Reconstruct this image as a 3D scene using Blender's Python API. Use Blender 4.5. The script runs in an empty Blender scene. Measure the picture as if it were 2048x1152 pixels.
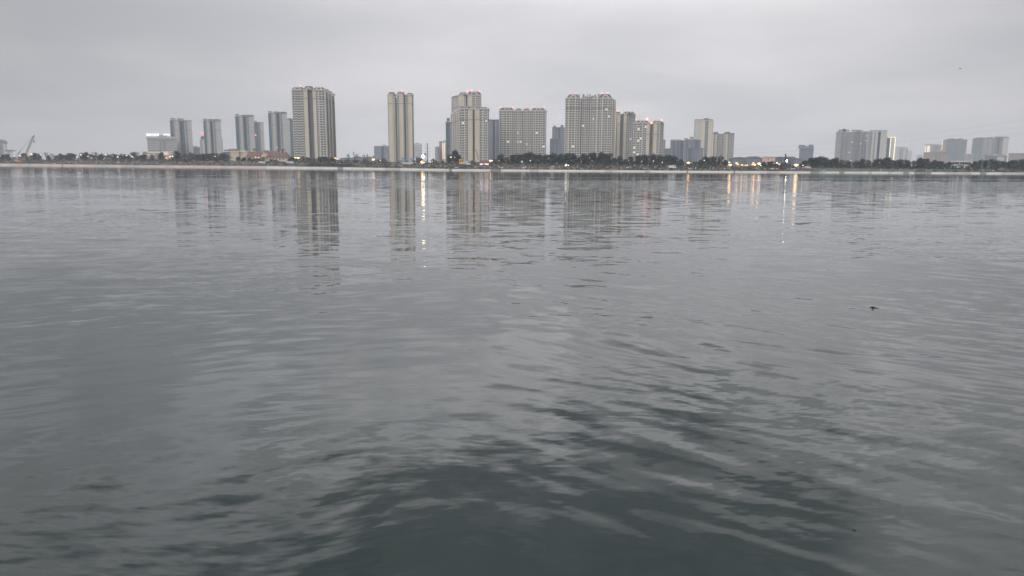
import bpy, bmesh, math, random
from mathutils import Matrix, Vector
random.seed(11)
R = math.radians
scene = bpy.context.scene
COL = scene.collection

# ------------------------------------------------------------------ camera
F = 1479.0
CAM = Vector((0, 0, 4.0))
PITCH, ROLL = math.atan(247.4 / F), 0.0055
cam_rot = Matrix.Rotation(R(90) - PITCH, 3, 'X') @ Matrix.Rotation(ROLL, 3, 'Z')
cd = bpy.data.cameras.new('camera')
cam = bpy.data.objects.new('camera', cd)
COL.objects.link(cam)
cam.matrix_world = Matrix.Translation(CAM) @ cam_rot.to_4x4()
cd.sensor_width = 36
cd.lens = 36 * F / 2048
cd.clip_end = 20000
scene.camera = cam

# ------------------------------------------------------------------ sky, sun, exposure
SUN_EL, SUN_AZ = R(32), R(200)
world = bpy.data.worlds.new('World')
scene.world = world
world.use_nodes = True
wt = world.node_tree
wt.nodes.clear()


class NT:
    """small helper for writing node trees"""
    def __init__(s, t): s.t = t
    def n(s, kind, **kw):
        nd = s.t.nodes.new(kind)
        for k, v in kw.items(): setattr(nd, k, v)
        return nd
    def put(s, sock, v):
        if isinstance(v, bpy.types.NodeSocket): s.t.links.new(v, sock)
        else: sock.default_value = v
    def m(s, op, a, b=None, c=None, clamp=False):
        nd = s.n('ShaderNodeMath', operation=op, use_clamp=clamp)
        s.put(nd.inputs[0], a)
        if b is not None: s.put(nd.inputs[1], b)
        if c is not None: s.put(nd.inputs[2], c)
        return nd.outputs[0]
    def vm(s, op, a, b=None):
        nd = s.n('ShaderNodeVectorMath', operation=op)
        s.put(nd.inputs[0], a)
        if b is not None: s.put(nd.inputs[1], b)
        return nd.outputs[0]
    def xyz(s, x, y, z):
        nd = s.n('ShaderNodeCombineXYZ')
        for i, v in enumerate((x, y, z)): s.put(nd.inputs[i], v)
        return nd.outputs[0]
    def sep(s, v):
        nd = s.n('ShaderNodeSeparateXYZ')
        s.put(nd.inputs[0], v)
        return nd.outputs
    def noise(s, v, scale=1.0, detail=2.0, rough=0.5, dist=0.0):
        nd = s.n('ShaderNodeTexNoise')
        s.put(nd.inputs['Vector'], v)
        nd.inputs['Scale'].default_value = scale
        nd.inputs['Detail'].default_value = detail
        nd.inputs['Roughness'].default_value = rough
        nd.inputs['Distortion'].default_value = dist
        return nd.outputs
    def smooth(s, v, a, b, lo=0.0, hi=1.0):
        nd = s.n('ShaderNodeMapRange', interpolation_type='SMOOTHSTEP')
        s.put(nd.inputs[0], v)
        for i, x in enumerate((a, b, lo, hi)): s.put(nd.inputs[i + 1], x)
        return nd.outputs[0]
    def mix(s, f, a, b, blend='MIX'):
        nd = s.n('ShaderNodeMix', data_type='RGBA', blend_type=blend)
        s.put(nd.inputs[0], f)
        s.put(nd.inputs[6], a)
        s.put(nd.inputs[7], b)
        return nd.outputs[2]


g = NT(wt)
direction = g.n('ShaderNodeTexCoord').outputs['Generated']
dx, dy, dz = g.sep(direction)
zc = g.m('MAXIMUM', dz, 0.0)
den = g.m('ADD', zc, 0.16)
flat = g.xyz(g.m('DIVIDE', dx, den), g.m('DIVIDE', dy, den), 0.0)
cl1 = g.noise(g.vm('ADD', flat, (3.1, 0.4, 0.0)), 0.55, 4.0, 0.5, 0.35)[0]
cl2 = g.noise(g.vm('ADD', flat, (7.7, 2.1, 0.0)), 1.3, 3.0, 0.5, 0.2)[0]
cloud = g.m('ADD', g.m('MULTIPLY', cl1, 0.7), g.m('MULTIPLY', cl2, 0.3))
cloud = g.smooth(cloud, 0.36, 0.64)
grey = g.mix(cloud, (0.545, 0.543, 0.565, 1), (0.69, 0.670, 0.682, 1))
# overcast luminance: brighter overhead, a brighter centre over the far bank, sides dimmed to imitate lens vignetting
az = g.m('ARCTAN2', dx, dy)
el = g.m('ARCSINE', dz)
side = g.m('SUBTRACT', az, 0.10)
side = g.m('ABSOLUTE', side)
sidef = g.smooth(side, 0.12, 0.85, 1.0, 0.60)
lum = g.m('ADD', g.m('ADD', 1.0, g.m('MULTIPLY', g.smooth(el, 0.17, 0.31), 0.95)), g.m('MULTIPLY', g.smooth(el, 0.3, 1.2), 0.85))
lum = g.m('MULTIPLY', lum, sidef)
# added cloud above the frame: dark edge and broken tones shape the water's reflections
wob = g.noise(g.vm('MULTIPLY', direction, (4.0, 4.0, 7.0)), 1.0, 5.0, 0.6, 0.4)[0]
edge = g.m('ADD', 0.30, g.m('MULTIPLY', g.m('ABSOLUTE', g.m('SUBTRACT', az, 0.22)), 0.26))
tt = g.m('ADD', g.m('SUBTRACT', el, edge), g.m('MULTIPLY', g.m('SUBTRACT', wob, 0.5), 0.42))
added_cloud = g.smooth(tt, -0.08, 0.10, 0.0, 1.0)
added_cloud = g.m('MULTIPLY', added_cloud, g.smooth(g.m('ADD', az, g.m('MULTIPLY', wob, 0.2)), 0.50, 0.66, 1.0, 0.1))
added_cloud = g.m('MULTIPLY', added_cloud, g.smooth(el, 0.75, 1.0, 1.0, 0.0))
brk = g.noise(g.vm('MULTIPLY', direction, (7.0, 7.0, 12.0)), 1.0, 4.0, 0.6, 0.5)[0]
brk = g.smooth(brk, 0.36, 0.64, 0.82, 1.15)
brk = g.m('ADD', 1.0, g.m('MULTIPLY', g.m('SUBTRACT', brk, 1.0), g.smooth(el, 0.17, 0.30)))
lum = g.m('MULTIPLY', g.m('MULTIPLY', lum, brk), g.m('SUBTRACT', 1.0, g.m('MULTIPLY', added_cloud, 0.70)))
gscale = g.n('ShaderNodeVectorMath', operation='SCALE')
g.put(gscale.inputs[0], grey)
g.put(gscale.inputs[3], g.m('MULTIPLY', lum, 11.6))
sky = g.n('ShaderNodeTexSky', sky_type='NISHITA')
sky.sun_disc = False
sky.sun_elevation = SUN_EL
sky.sun_rotation = SUN_AZ
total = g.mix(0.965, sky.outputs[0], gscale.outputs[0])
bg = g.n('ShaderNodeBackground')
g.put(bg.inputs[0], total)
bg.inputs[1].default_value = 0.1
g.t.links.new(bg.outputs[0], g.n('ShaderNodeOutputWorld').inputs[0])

sl = bpy.data.lights.new('sun', 'SUN')
sl.energy = 1.5
sl.angle = R(40)
sl.color = (1.0, 0.97, 0.93)
sun = bpy.data.objects.new('sun', sl)
COL.objects.link(sun)
sd = Vector((math.sin(SUN_AZ) * math.cos(SUN_EL), math.cos(SUN_AZ) * math.cos(SUN_EL), math.sin(SUN_EL)))
sun.rotation_euler = sd.to_track_quat('Z', 'Y').to_euler()

scene.view_settings.view_transform = 'Standard'
scene.view_settings.look = 'None'
scene.view_settings.exposure = 0.0
scene.view_settings.gamma = 1.0
scene.cycles.max_bounces = 6
scene.cycles.volume_bounces = 1
scene.cycles.sample_clamp_indirect = 3.0
scene.cycles.use_denoising = True
scene.cycles.use_light_tree = True


# ------------------------------------------------------------------ measuring helpers
def P(px, py, Y):
    """the point of the vertical plane y = Y seen at picture position (px, py)"""
    d = cam_rot @ Vector(((px - 1024) / F, -(py - 576) / F, -1.0))
    return CAM + d * ((Y - CAM.y) / d.y)


def PW(px, py, z=0.0):
    d = cam_rot @ Vector(((px - 1024) / F, -(py - 576) / F, -1.0))
    return CAM + d * ((z - CAM.z) / d.z)


def interp(tab, x):
    if x <= tab[0][0]: return tab[0][1]
    for (a, va), (b, vb) in zip(tab, tab[1:]):
        if x <= b: return va + (vb - va) * (x - a) / (b - a)
    return tab[-1][1]


WATERLINE = [(0, 330.9), (130, 332.2), (250, 333.4), (520, 335.9), (700, 338.0), (900, 341.0), (1100, 342.4), (1400, 344.4), (1800, 346.7), (2048, 348.1)]
BANKTOP = [(0, 327.3), (130, 328.6), (250, 330.2), (520, 332.4), (700, 334.9), (900, 338.2), (1100, 339.6), (1400, 341.8), (1800, 343.9), (2048, 345.2)]
TREEFOOT = [(0, 321.5), (200, 320.5), (450, 322), (700, 325), (900, 327), (1100, 330), (1300, 332.5), (1600, 336), (1800, 338), (2048, 341)]
SHORE = [(px, PW(px, py).y) for px, py in WATERLINE]
BTZ = [(px, P(px, py, interp(SHORE, px) + 8).z) for px, py in BANKTOP]
TFZ = [(px, P(px, py, interp(SHORE, px) + 110).z) for px, py in TREEFOOT]
def shore(px): return interp(SHORE, px)
def landz(px, d):
    """height of the land, d metres behind the waterline"""
    if d <= 8: return interp(BTZ, px) * max(d, 0) / 8
    return interp([(8, interp(BTZ, px)), (14, interp(BTZ, px) + 0.4), (50, interp(BTZ, px) * .5 + interp(TFZ, px) * .5), (110, interp(TFZ, px))], d)
def X_at(px, Y):
    return P(px, 328, Y).x
def px_of(X, Y):
    """picture column of a point near the horizon"""
    v = cam_rot.transposed() @ Vector((X, Y, 0))
    return 1024 - F * v.x / v.z


# ------------------------------------------------------------------ materials
def mat(name, col, rough=0.85, spec=0.3, vary=0.12, scale=0.25, stretch=(1, 1, 1), metal=0.0):
    m = bpy.data.materials.new(name)
    m.use_nodes = True
    g = NT(m.node_tree)
    bs = m.node_tree.nodes['Principled BSDF']
    tc = g.n('ShaderNodeTexCoord').outputs['Object']
    nz = g.noise(g.vm('MULTIPLY', tc, stretch), scale, 4.0, 0.6)[0]
    f = g.smooth(nz, 0.3, 0.7)
    a = tuple(c * (1 - vary) for c in col) + (1,)
    b = tuple(min(1, c * (1 + vary)) for c in col) + (1,)
    g.put(bs.inputs['Base Color'], g.mix(f, a, b))
    bs.inputs['Roughness'].default_value = rough
    bs.inputs['Specular IOR Level'].default_value = spec
    bs.inputs['Metallic'].default_value = metal
    return m


def glow(name, col, strength):
    m = bpy.data.materials.new(name)
    m.use_nodes = True
    bs = m.node_tree.nodes['Principled BSDF']
    bs.inputs['Base Color'].default_value = (0.3, 0.3, 0.3, 1)
    bs.inputs['Emission Color'].default_value = tuple(col) + (1,)
    bs.inputs['Emission Strength'].default_value = strength
    return m


M = {
    'pale': mat('pale_render', (0.56, 0.54, 0.495), vary=0.08, stretch=(1, 1, .15)),
    'tan': mat('tan_render', (0.54, 0.475, 0.365), vary=0.07, stretch=(1, 1, .15)),
    'grey': mat('grey_render', (0.27, 0.28, 0.29), vary=0.08, stretch=(1, 1, .15)),
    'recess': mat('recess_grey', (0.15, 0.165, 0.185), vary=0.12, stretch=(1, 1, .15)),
    'teal': mat('teal_cladding', (0.05, 0.10, 0.13), vary=0.1, stretch=(1, 1, .15)),
    'stoneshade': mat('cool_grey_render', (0.36, 0.36, 0.35), vary=0.06, stretch=(1, 1, .15)),  # darker, cooler tone than stone, for the towers on the left
    'tealglass': mat('teal_glass', (0.03, 0.07, 0.095), rough=0.35, spec=0.4, vary=0.3, scale=0.15),
    'stone': mat('warm_grey_render', (0.46, 0.455, 0.43), vary=0.06, stretch=(1, 1, .15)),
    'bluegrey': mat('blue_grey_render', (0.16, 0.19, 0.225), vary=0.1, stretch=(1, 1, .15)),
    'slate': mat('slate_render', (0.10, 0.125, 0.16), vary=0.12, stretch=(1, 1, .15)),
    'white': mat('white_render', (0.62, 0.63, 0.64), vary=0.06),
    'cream': mat('cream_render', (0.55, 0.49, 0.36), vary=0.06),
    'pink': mat('pink_render_or_light', (0.62, 0.42, 0.36), vary=0.06),
    'brown': mat('brown_render', (0.30, 0.26, 0.235), vary=0.08),
    'tile': mat('terracotta_tile', (0.16, 0.09, 0.082), vary=0.2, scale=0.6),
    'greyroof': mat('grey_roof', (0.17, 0.175, 0.19), vary=0.15),
    'glass': mat('dark_glass', (0.035, 0.04, 0.045), rough=0.35, spec=0.25, vary=0.4, scale=0.1),
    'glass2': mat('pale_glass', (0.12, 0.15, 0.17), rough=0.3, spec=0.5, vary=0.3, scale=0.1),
    'frame': mat('window_frame', (0.58, 0.57, 0.54), vary=0.05),
    'steel': mat('galvanised_steel', (0.17, 0.18, 0.19), rough=0.6, vary=0.15),
    'dark': mat('dark_steel', (0.05, 0.05, 0.055), rough=0.6, vary=0.3),
    'red': mat('red_paint', (0.24, 0.09, 0.07), rough=0.5, vary=0.2),
    'rust': mat('rusty_steel', (0.20, 0.13, 0.10), vary=0.3),
    'orange': mat('orange_paint', (0.55, 0.21, 0.06), rough=0.5, vary=0.15),
    'yellow': mat('yellow_paint', (0.75, 0.42, 0.05), rough=0.5, vary=0.15),
    'blue': mat('blue_paint', (0.10, 0.26, 0.50), rough=0.5, vary=0.15),
    'leaf': mat('dark_foliage', (0.018, 0.032, 0.030), rough=0.8, vary=0.5, scale=0.35),
    'leaf2': mat('olive_foliage', (0.050, 0.062, 0.042), rough=0.8, vary=0.45, scale=0.35),
    'leaf3': mat('brown_foliage', (0.12, 0.10, 0.085), rough=0.9, vary=0.35, scale=0.35),
    'bark': mat('bark', (0.075, 0.062, 0.055), vary=0.3, scale=2),
    'tarp': mat('pale_tarpaulin', (0.5, 0.49, 0.5), vary=0.15),
    'black': mat('black_netting', (0.022, 0.024, 0.032), vary=0.6, scale=1.0),
    'hoard': mat('green_netting', (0.13, 0.185, 0.18), vary=0.25, scale=0.3),
    'twig': mat('wet_wood', (0.02, 0.018, 0.017), vary=0.3, scale=20),
    'g_red': glow('red_warning_glow', (1.0, 0.13, 0.10), 8),
    'g_warm': glow('sodium_lamp_glow', (1.0, 0.48, 0.13), 3),
    'g_warmhot': glow('sodium_flood_glow', (1.0, 0.50, 0.16), 6.5),
    'g_white': glow('white_lamp_glow', (1.0, 0.93, 0.80), 3.5),
    'g_flood': glow('white_flood_glow', (1.0, 0.90, 0.66), 26),
    'g_cool': glow('cool_letter_glow', (0.82, 0.90, 1.0), 1.9),
    'g_win': glow('lit_window_glow', (1.0, 0.92, 0.74), 0.75),
    'g_strip': glow('warm_strip_glow', (1.0, 0.72, 0.50), 1.5),
    'g_gold': glow('gold_edge_glow', (1.0, 0.86, 0.50), 1.6),
    'g_pink': glow('pink_sign_glow', (1.0, 0.80, 0.86), 2.4),
    'g_podium': glow('shop_window_glow', (1.0, 0.80, 0.58), 0.5),
}


# ------------------------------------------------------------------ mesh builder
class MB:
    def __init__(s): s.v = []; s.f = []; s.mi = []; s.ms = []
    def mid(s, m):
        m = M[m] if isinstance(m, str) else m
        if m not in s.ms: s.ms.append(m)
        return s.ms.index(m)
    def face(s, pts, m):
        i = len(s.v)
        s.v += [tuple(p) for p in pts]
        s.f.append(tuple(range(i, i + len(pts))))
        s.mi.append(s.mid(m))
    def box(s, a, b, m):
        (x0, y0, z0), (x1, y1, z1) = a, b
        c = [(x0, y0, z0), (x1, y0, z0), (x1, y1, z0), (x0, y1, z0), (x0, y0, z1), (x1, y0, z1), (x1, y1, z1), (x0, y1, z1)]
        i = len(s.v); s.v += c; k = s.mid(m)
        for q in ((0, 3, 2, 1), (4, 5, 6, 7), (0, 1, 5, 4), (1, 2, 6, 5), (2, 3, 7, 6), (3, 0, 4, 7)):
            s.f.append(tuple(i + j for j in q)); s.mi.append(k)
    def prism(s, poly, z0, z1, m, mtop=None, mats=None, top=None):
        """poly counter-clockwise seen from above; top: an optional smaller polygon for the upper rim"""
        n = len(poly); i = len(s.v)
        top = top or poly
        s.v += [(x, y, z0) for x, y in poly] + [(x, y, z1) for x, y in top]
        for j in range(n):
            k = (j + 1) % n
            s.f.append((i + j, i + k, i + n + k, i + n + j))
            s.mi.append(s.mid(mats[j] if mats else m))
        s.f.append(tuple(i + n + j for j in range(n))); s.mi.append(s.mid(mtop or m))
        s.f.append(tuple(i + n - 1 - j for j in range(n))); s.mi.append(s.mid(m))
    def tube(s, p, q, r0, m, r1=None, n=5):
        p, q = Vector(p), Vector(q); r1 = r0 if r1 is None else r1
        d = (q - p)
        if d.length < 1e-6: return
        d.normalize()
        a = d.orthogonal().normalized(); b = d.cross(a)
        i = len(s.v); k = s.mid(m)
        for c, r in ((p, r0), (q, r1)):
            for j in range(n):
                t = 2 * math.pi * j / n
                s.v.append(tuple(c + a * (r * math.cos(t)) + b * (r * math.sin(t))))
        for j in range(n):
            l = (j + 1) % n
            s.f.append((i + j, i + l, i + n + l, i + n + j)); s.mi.append(k)
        s.f.append(tuple(i + n - 1 - j for j in range(n))); s.mi.append(k)
        s.f.append(tuple(i + n + j for j in range(n))); s.mi.append(k)
    def ball(s, c, r, m, n=8, sz=1.0):
        rings = n // 2
        i = len(s.v); k = s.mid(m)
        s.v.append((c[0], c[1], c[2] + r * sz))
        for a in range(1, rings):
            t = math.pi * a / rings
            for b in range(n):
                u = 2 * math.pi * b / n
                s.v.append((c[0] + r * math.sin(t) * math.cos(u), c[1] + r * math.sin(t) * math.sin(u), c[2] + r * sz * math.cos(t)))
        s.v.append((c[0], c[1], c[2] - r * sz))
        last = len(s.v) - 1
        for b in range(n):
            c2 = (b + 1) % n
            s.f.append((i, i + 1 + b, i + 1 + c2)); s.mi.append(k)
            s.f.append((last, last - n + c2, last - n + b)); s.mi.append(k)
            for a in range(rings - 2):
                o = i + 1 + a * n
                s.f.append((o + b, o + n + b, o + n + c2, o + c2)); s.mi.append(k)
    def mesh(s, name):
        me = bpy.data.meshes.new(name)
        me.from_pydata(s.v, [], s.f)
        for m in s.ms: me.materials.append(m)
        me.polygons.foreach_set('material_index', s.mi)
        me.update()
        return me
    def build(s, name, parent=None, loc=(0, 0, 0)):
        if not s.f: return None
        return link(name, s.mesh(name), parent, loc)


def link(name, data, parent=None, loc=(0, 0, 0), rz=0.0):
    o = bpy.data.objects.new(name, data)
    COL.objects.link(o)
    o.parent = parent
    o.location = loc
    if rz: o.rotation_euler.z = rz
    return o


def tag(o, label=None, cat=None, group=None, kind=None):
    if label: o['label'] = label
    if cat: o['category'] = cat
    if group: o['group'] = group
    if kind: o['kind'] = kind
    return o


def empty(name, loc, label, cat, group=None, rz=0.0):
    return tag(link(name, None, None, loc, rz), label, cat, group)


ORD = ['first', 'second', 'third', 'fourth', 'fifth', 'sixth', 'seventh', 'eighth', 'ninth', 'tenth', 'eleventh', 'twelfth', 'thirteenth', 'fourteenth',
       'fifteenth', 'sixteenth', 'seventeenth', 'eighteenth', 'nineteenth', 'twentieth']


# ------------------------------------------------------------------ water
def make_water():
    mb = MB()
    mb.face([(-3800, -60, 0), (3800, -60, 0), (3800, 1400, 0), (-3800, 1400, 0)], 'glass')
    o = tag(mb.build('river_water'), kind='structure')
    m = bpy.data.materials.new('river_water')
    m.use_nodes = True
    o.data.materials[0] = m
    g = NT(m.node_tree)
    bs = m.node_tree.nodes['Principled BSDF']
    pos = g.n('ShaderNodeNewGeometry').outputs['Position']
    x, y, _ = g.sep(pos)
    r = g.m('SQRT', g.m('ADD', g.m('MULTIPLY', x, x), g.m('MULTIPLY', y, y)))
    rx, ry = g.m('DIVIDE', x, r), g.m('DIVIDE', y, r)
    # gusts: wind patches drawn out along the river, and a calm strip under the far bank
    patch = g.noise(g.xyz(g.m('MULTIPLY', x, 0.012), g.m('MULTIPLY', y, 0.035), 0.0), 1.0, 3.0, 0.55, 0.4)[0]
    patch = g.smooth(patch, 0.34, 0.66, 0.55, 1.35)
    fine = g.noise(g.xyz(g.m('MULTIPLY', x, 0.10), g.m('MULTIPLY', y, 0.16), 4.0), 1.0, 3.0, 0.5, 0.5)[0]
    fine = g.smooth(fine, 0.40, 0.62, 0.18, 1.0)
    far = g.smooth(y, 300.0, 370.0, 1.0, 0.30)
    stripn = g.noise(g.xyz(g.m('MULTIPLY', x, 0.003), g.m('MULTIPLY', y, 0.02), 9.0), 1.0, 2.0)[0]
    ys = g.m('ADD', y, g.m('MULTIPLY', g.m('SUBTRACT', stripn, 0.5), 22.0))
    band = g.m('MULTIPLY', g.smooth(ys, 105.0, 130.0), g.smooth(ys, 185.0, 198.0, 1.0, 0.0))
    streak = g.m('MULTIPLY', g.smooth(ys, 226.0, 229.0), g.smooth(ys, 238.0, 242.0, 1.0, 0.0))
    calm = g.m('MULTIPLY', g.smooth(y, 30.0, 110.0, 1.0, 0.8), g.smooth(ys, 190.0, 205.0, 1.0, 0.35))
    # slopes of several wave families
    def fam(u, v, sx, sy, seed, det=1.5):
        c = g.noise(g.xyz(g.m('MULTIPLY', u, sx), g.m('MULTIPLY', v, sy), seed), 1.0, det, 0.45, 0.25)[1]
        a, b, _ = g.sep(c)
        return g.m('SUBTRACT', a, 0.5), g.m('SUBTRACT', b, 0.5)
    # a little domain warp so crests meander
    w = g.noise(g.xyz(g.m('MULTIPLY', x, 0.16), g.m('MULTIPLY', y, 0.16), 2.0), 1.0, 1.0)[0]
    w = g.m('MULTIPLY', g.m('SUBTRACT', w, 0.5), 2.2)
    yw = g.m('ADD', y, w)
    rw = g.m('ADD', r, w)
    ax = math.cos(R(4)); bx = math.sin(R(4))
    xr = g.m('ADD', g.m('MULTIPLY', x, ax), g.m('MULTIPLY', y, bx))
    yr = g.m('ADD', g.m('MULTIPLY', yw, ax), g.m('MULTIPLY', x, -bx))
    s1, t1 = fam(xr, yr, 0.36, 0.72, 1.0, 2.5)            # long swell, 1.6 m
    s2, t2 = fam(x, rw, 0.62, 1.7, 5.0, 2.5)             # rings, 0.65 m
    s3, t3 = fam(xr, yr, 1.9, 5.0, 8.0, 2.5)         # ripples, 0.2 m
    s4, t4 = fam(xr, yr, 5.0, 14.0, 12.0, 1.0)       # capillary patches
    k1, k2, k3, k4 = 0.085, 0.17, 0.22, 0.16
    near = g.smooth(r, 18.0, 60.0, 0.0, 1.0)
    a2 = g.m('MULTIPLY', g.m('MULTIPLY', s2, k2), g.smooth(fine, 0.0, 1.0, 0.75, 1.1))
    slope_y = g.m('MULTIPLY', a2, ry)
    slope_y = g.m('ADD', slope_y, g.m('MULTIPLY', g.m('MULTIPLY', s3, k3), g.m('ADD', fine, g.m('MULTIPLY', near, 0.8))))
    slope_y = g.m('ADD', slope_y, g.m('MULTIPLY', g.m('MULTIPLY', s4, k4), g.m('MULTIPLY', g.m('ADD', fine, 0.25), 0.5)))
    slope_x = g.m('ADD', g.m('MULTIPLY', t1, k1 * 0.45), g.m('MULTIPLY', a2, rx))
    slope_x = g.m('ADD', slope_x, g.m('MULTIPLY', t2, k2 * 0.25))
    slope_x = g.m('ADD', slope_x, g.m('MULTIPLY', g.m('MULTIPLY', t3, k3 * 0.4), fine))
    def train(cx, sx_, sy_, seed, k, m_):       # an oblique wave train: crests across the direction (cx, cy)
        cy = math.sqrt(1 - cx * cx)
        v = g.m('ADD', g.m('MULTIPLY', x, cx), g.m('MULTIPLY', yw, cy))
        u = g.m('ADD', g.m('MULTIPLY', x, cy), g.m('MULTIPLY', y, -cx))
        a, b = fam(u, v, sx_, sy_, seed, 1.5)
        a = g.m('MULTIPLY', g.m('MULTIPLY', a, k), m_)
        return g.m('MULTIPLY', a, cx), g.m('MULTIPLY', a, cy)
    near_m = g.smooth(r, 16.0, 34.0, 1.0, 0.25)
    right_m = g.m('MULTIPLY', g.smooth(rx, -0.12, 0.06), near_m)
    left_m = g.m('MULTIPLY', g.smooth(rx, -0.30, -0.08, 1.0, 0.0), near_m)
    tx1, ty1 = train(0.62, 0.55, 2.3, 21.0, 0.34, right_m)
    tx2, ty2 = train(-0.34, 0.9, 3.4, 25.0, 0.20, left_m)
    slope_x = g.m('ADD', slope_x, g.m('ADD', tx1, tx2))
    slope_y = g.m('ADD', slope_y, g.m('ADD', ty1, ty2))
    dist = g.smooth(r, 10.0, 50.0, 1.0, 0.47)
    slope_y = g.m('ADD', g.m('MULTIPLY', slope_y, dist), g.m('MULTIPLY', s1, g.smooth(r, 14.0, 30.0, k1 * 0.8, k1 * 1.7)))
    slope_x = g.m('MULTIPLY', slope_x, dist)
    amp = g.m('MULTIPLY', patch, calm)
    amp = g.m('ADD', amp, g.m('MULTIPLY', band, 2.6))
    amp = g.m('ADD', amp, g.m('MULTIPLY', streak, 1.6))
    slope_y = g.m('MULTIPLY', slope_y, amp)
    slope_x = g.m('MULTIPLY', slope_x, amp)
    nrm = g.vm('NORMALIZE', g.xyz(g.m('MULTIPLY', slope_x, -1.0), g.m('MULTIPLY', slope_y, -1.0), 1.0))
    g.put(bs.inputs['Normal'], nrm)
    murk = g.noise(g.xyz(g.m('MULTIPLY', x, 0.05), g.m('MULTIPLY', y, 0.08), 0.0), 1.0, 3.0)[0]
    g.put(bs.inputs['Base Color'], g.mix(murk, (0.016, 0.028, 0.027, 1), (0.025, 0.038, 0.037, 1)))
    bs.inputs['Roughness'].default_value = 0.035
    bs.inputs['IOR'].default_value = 1.38
    return o


make_water()


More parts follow.
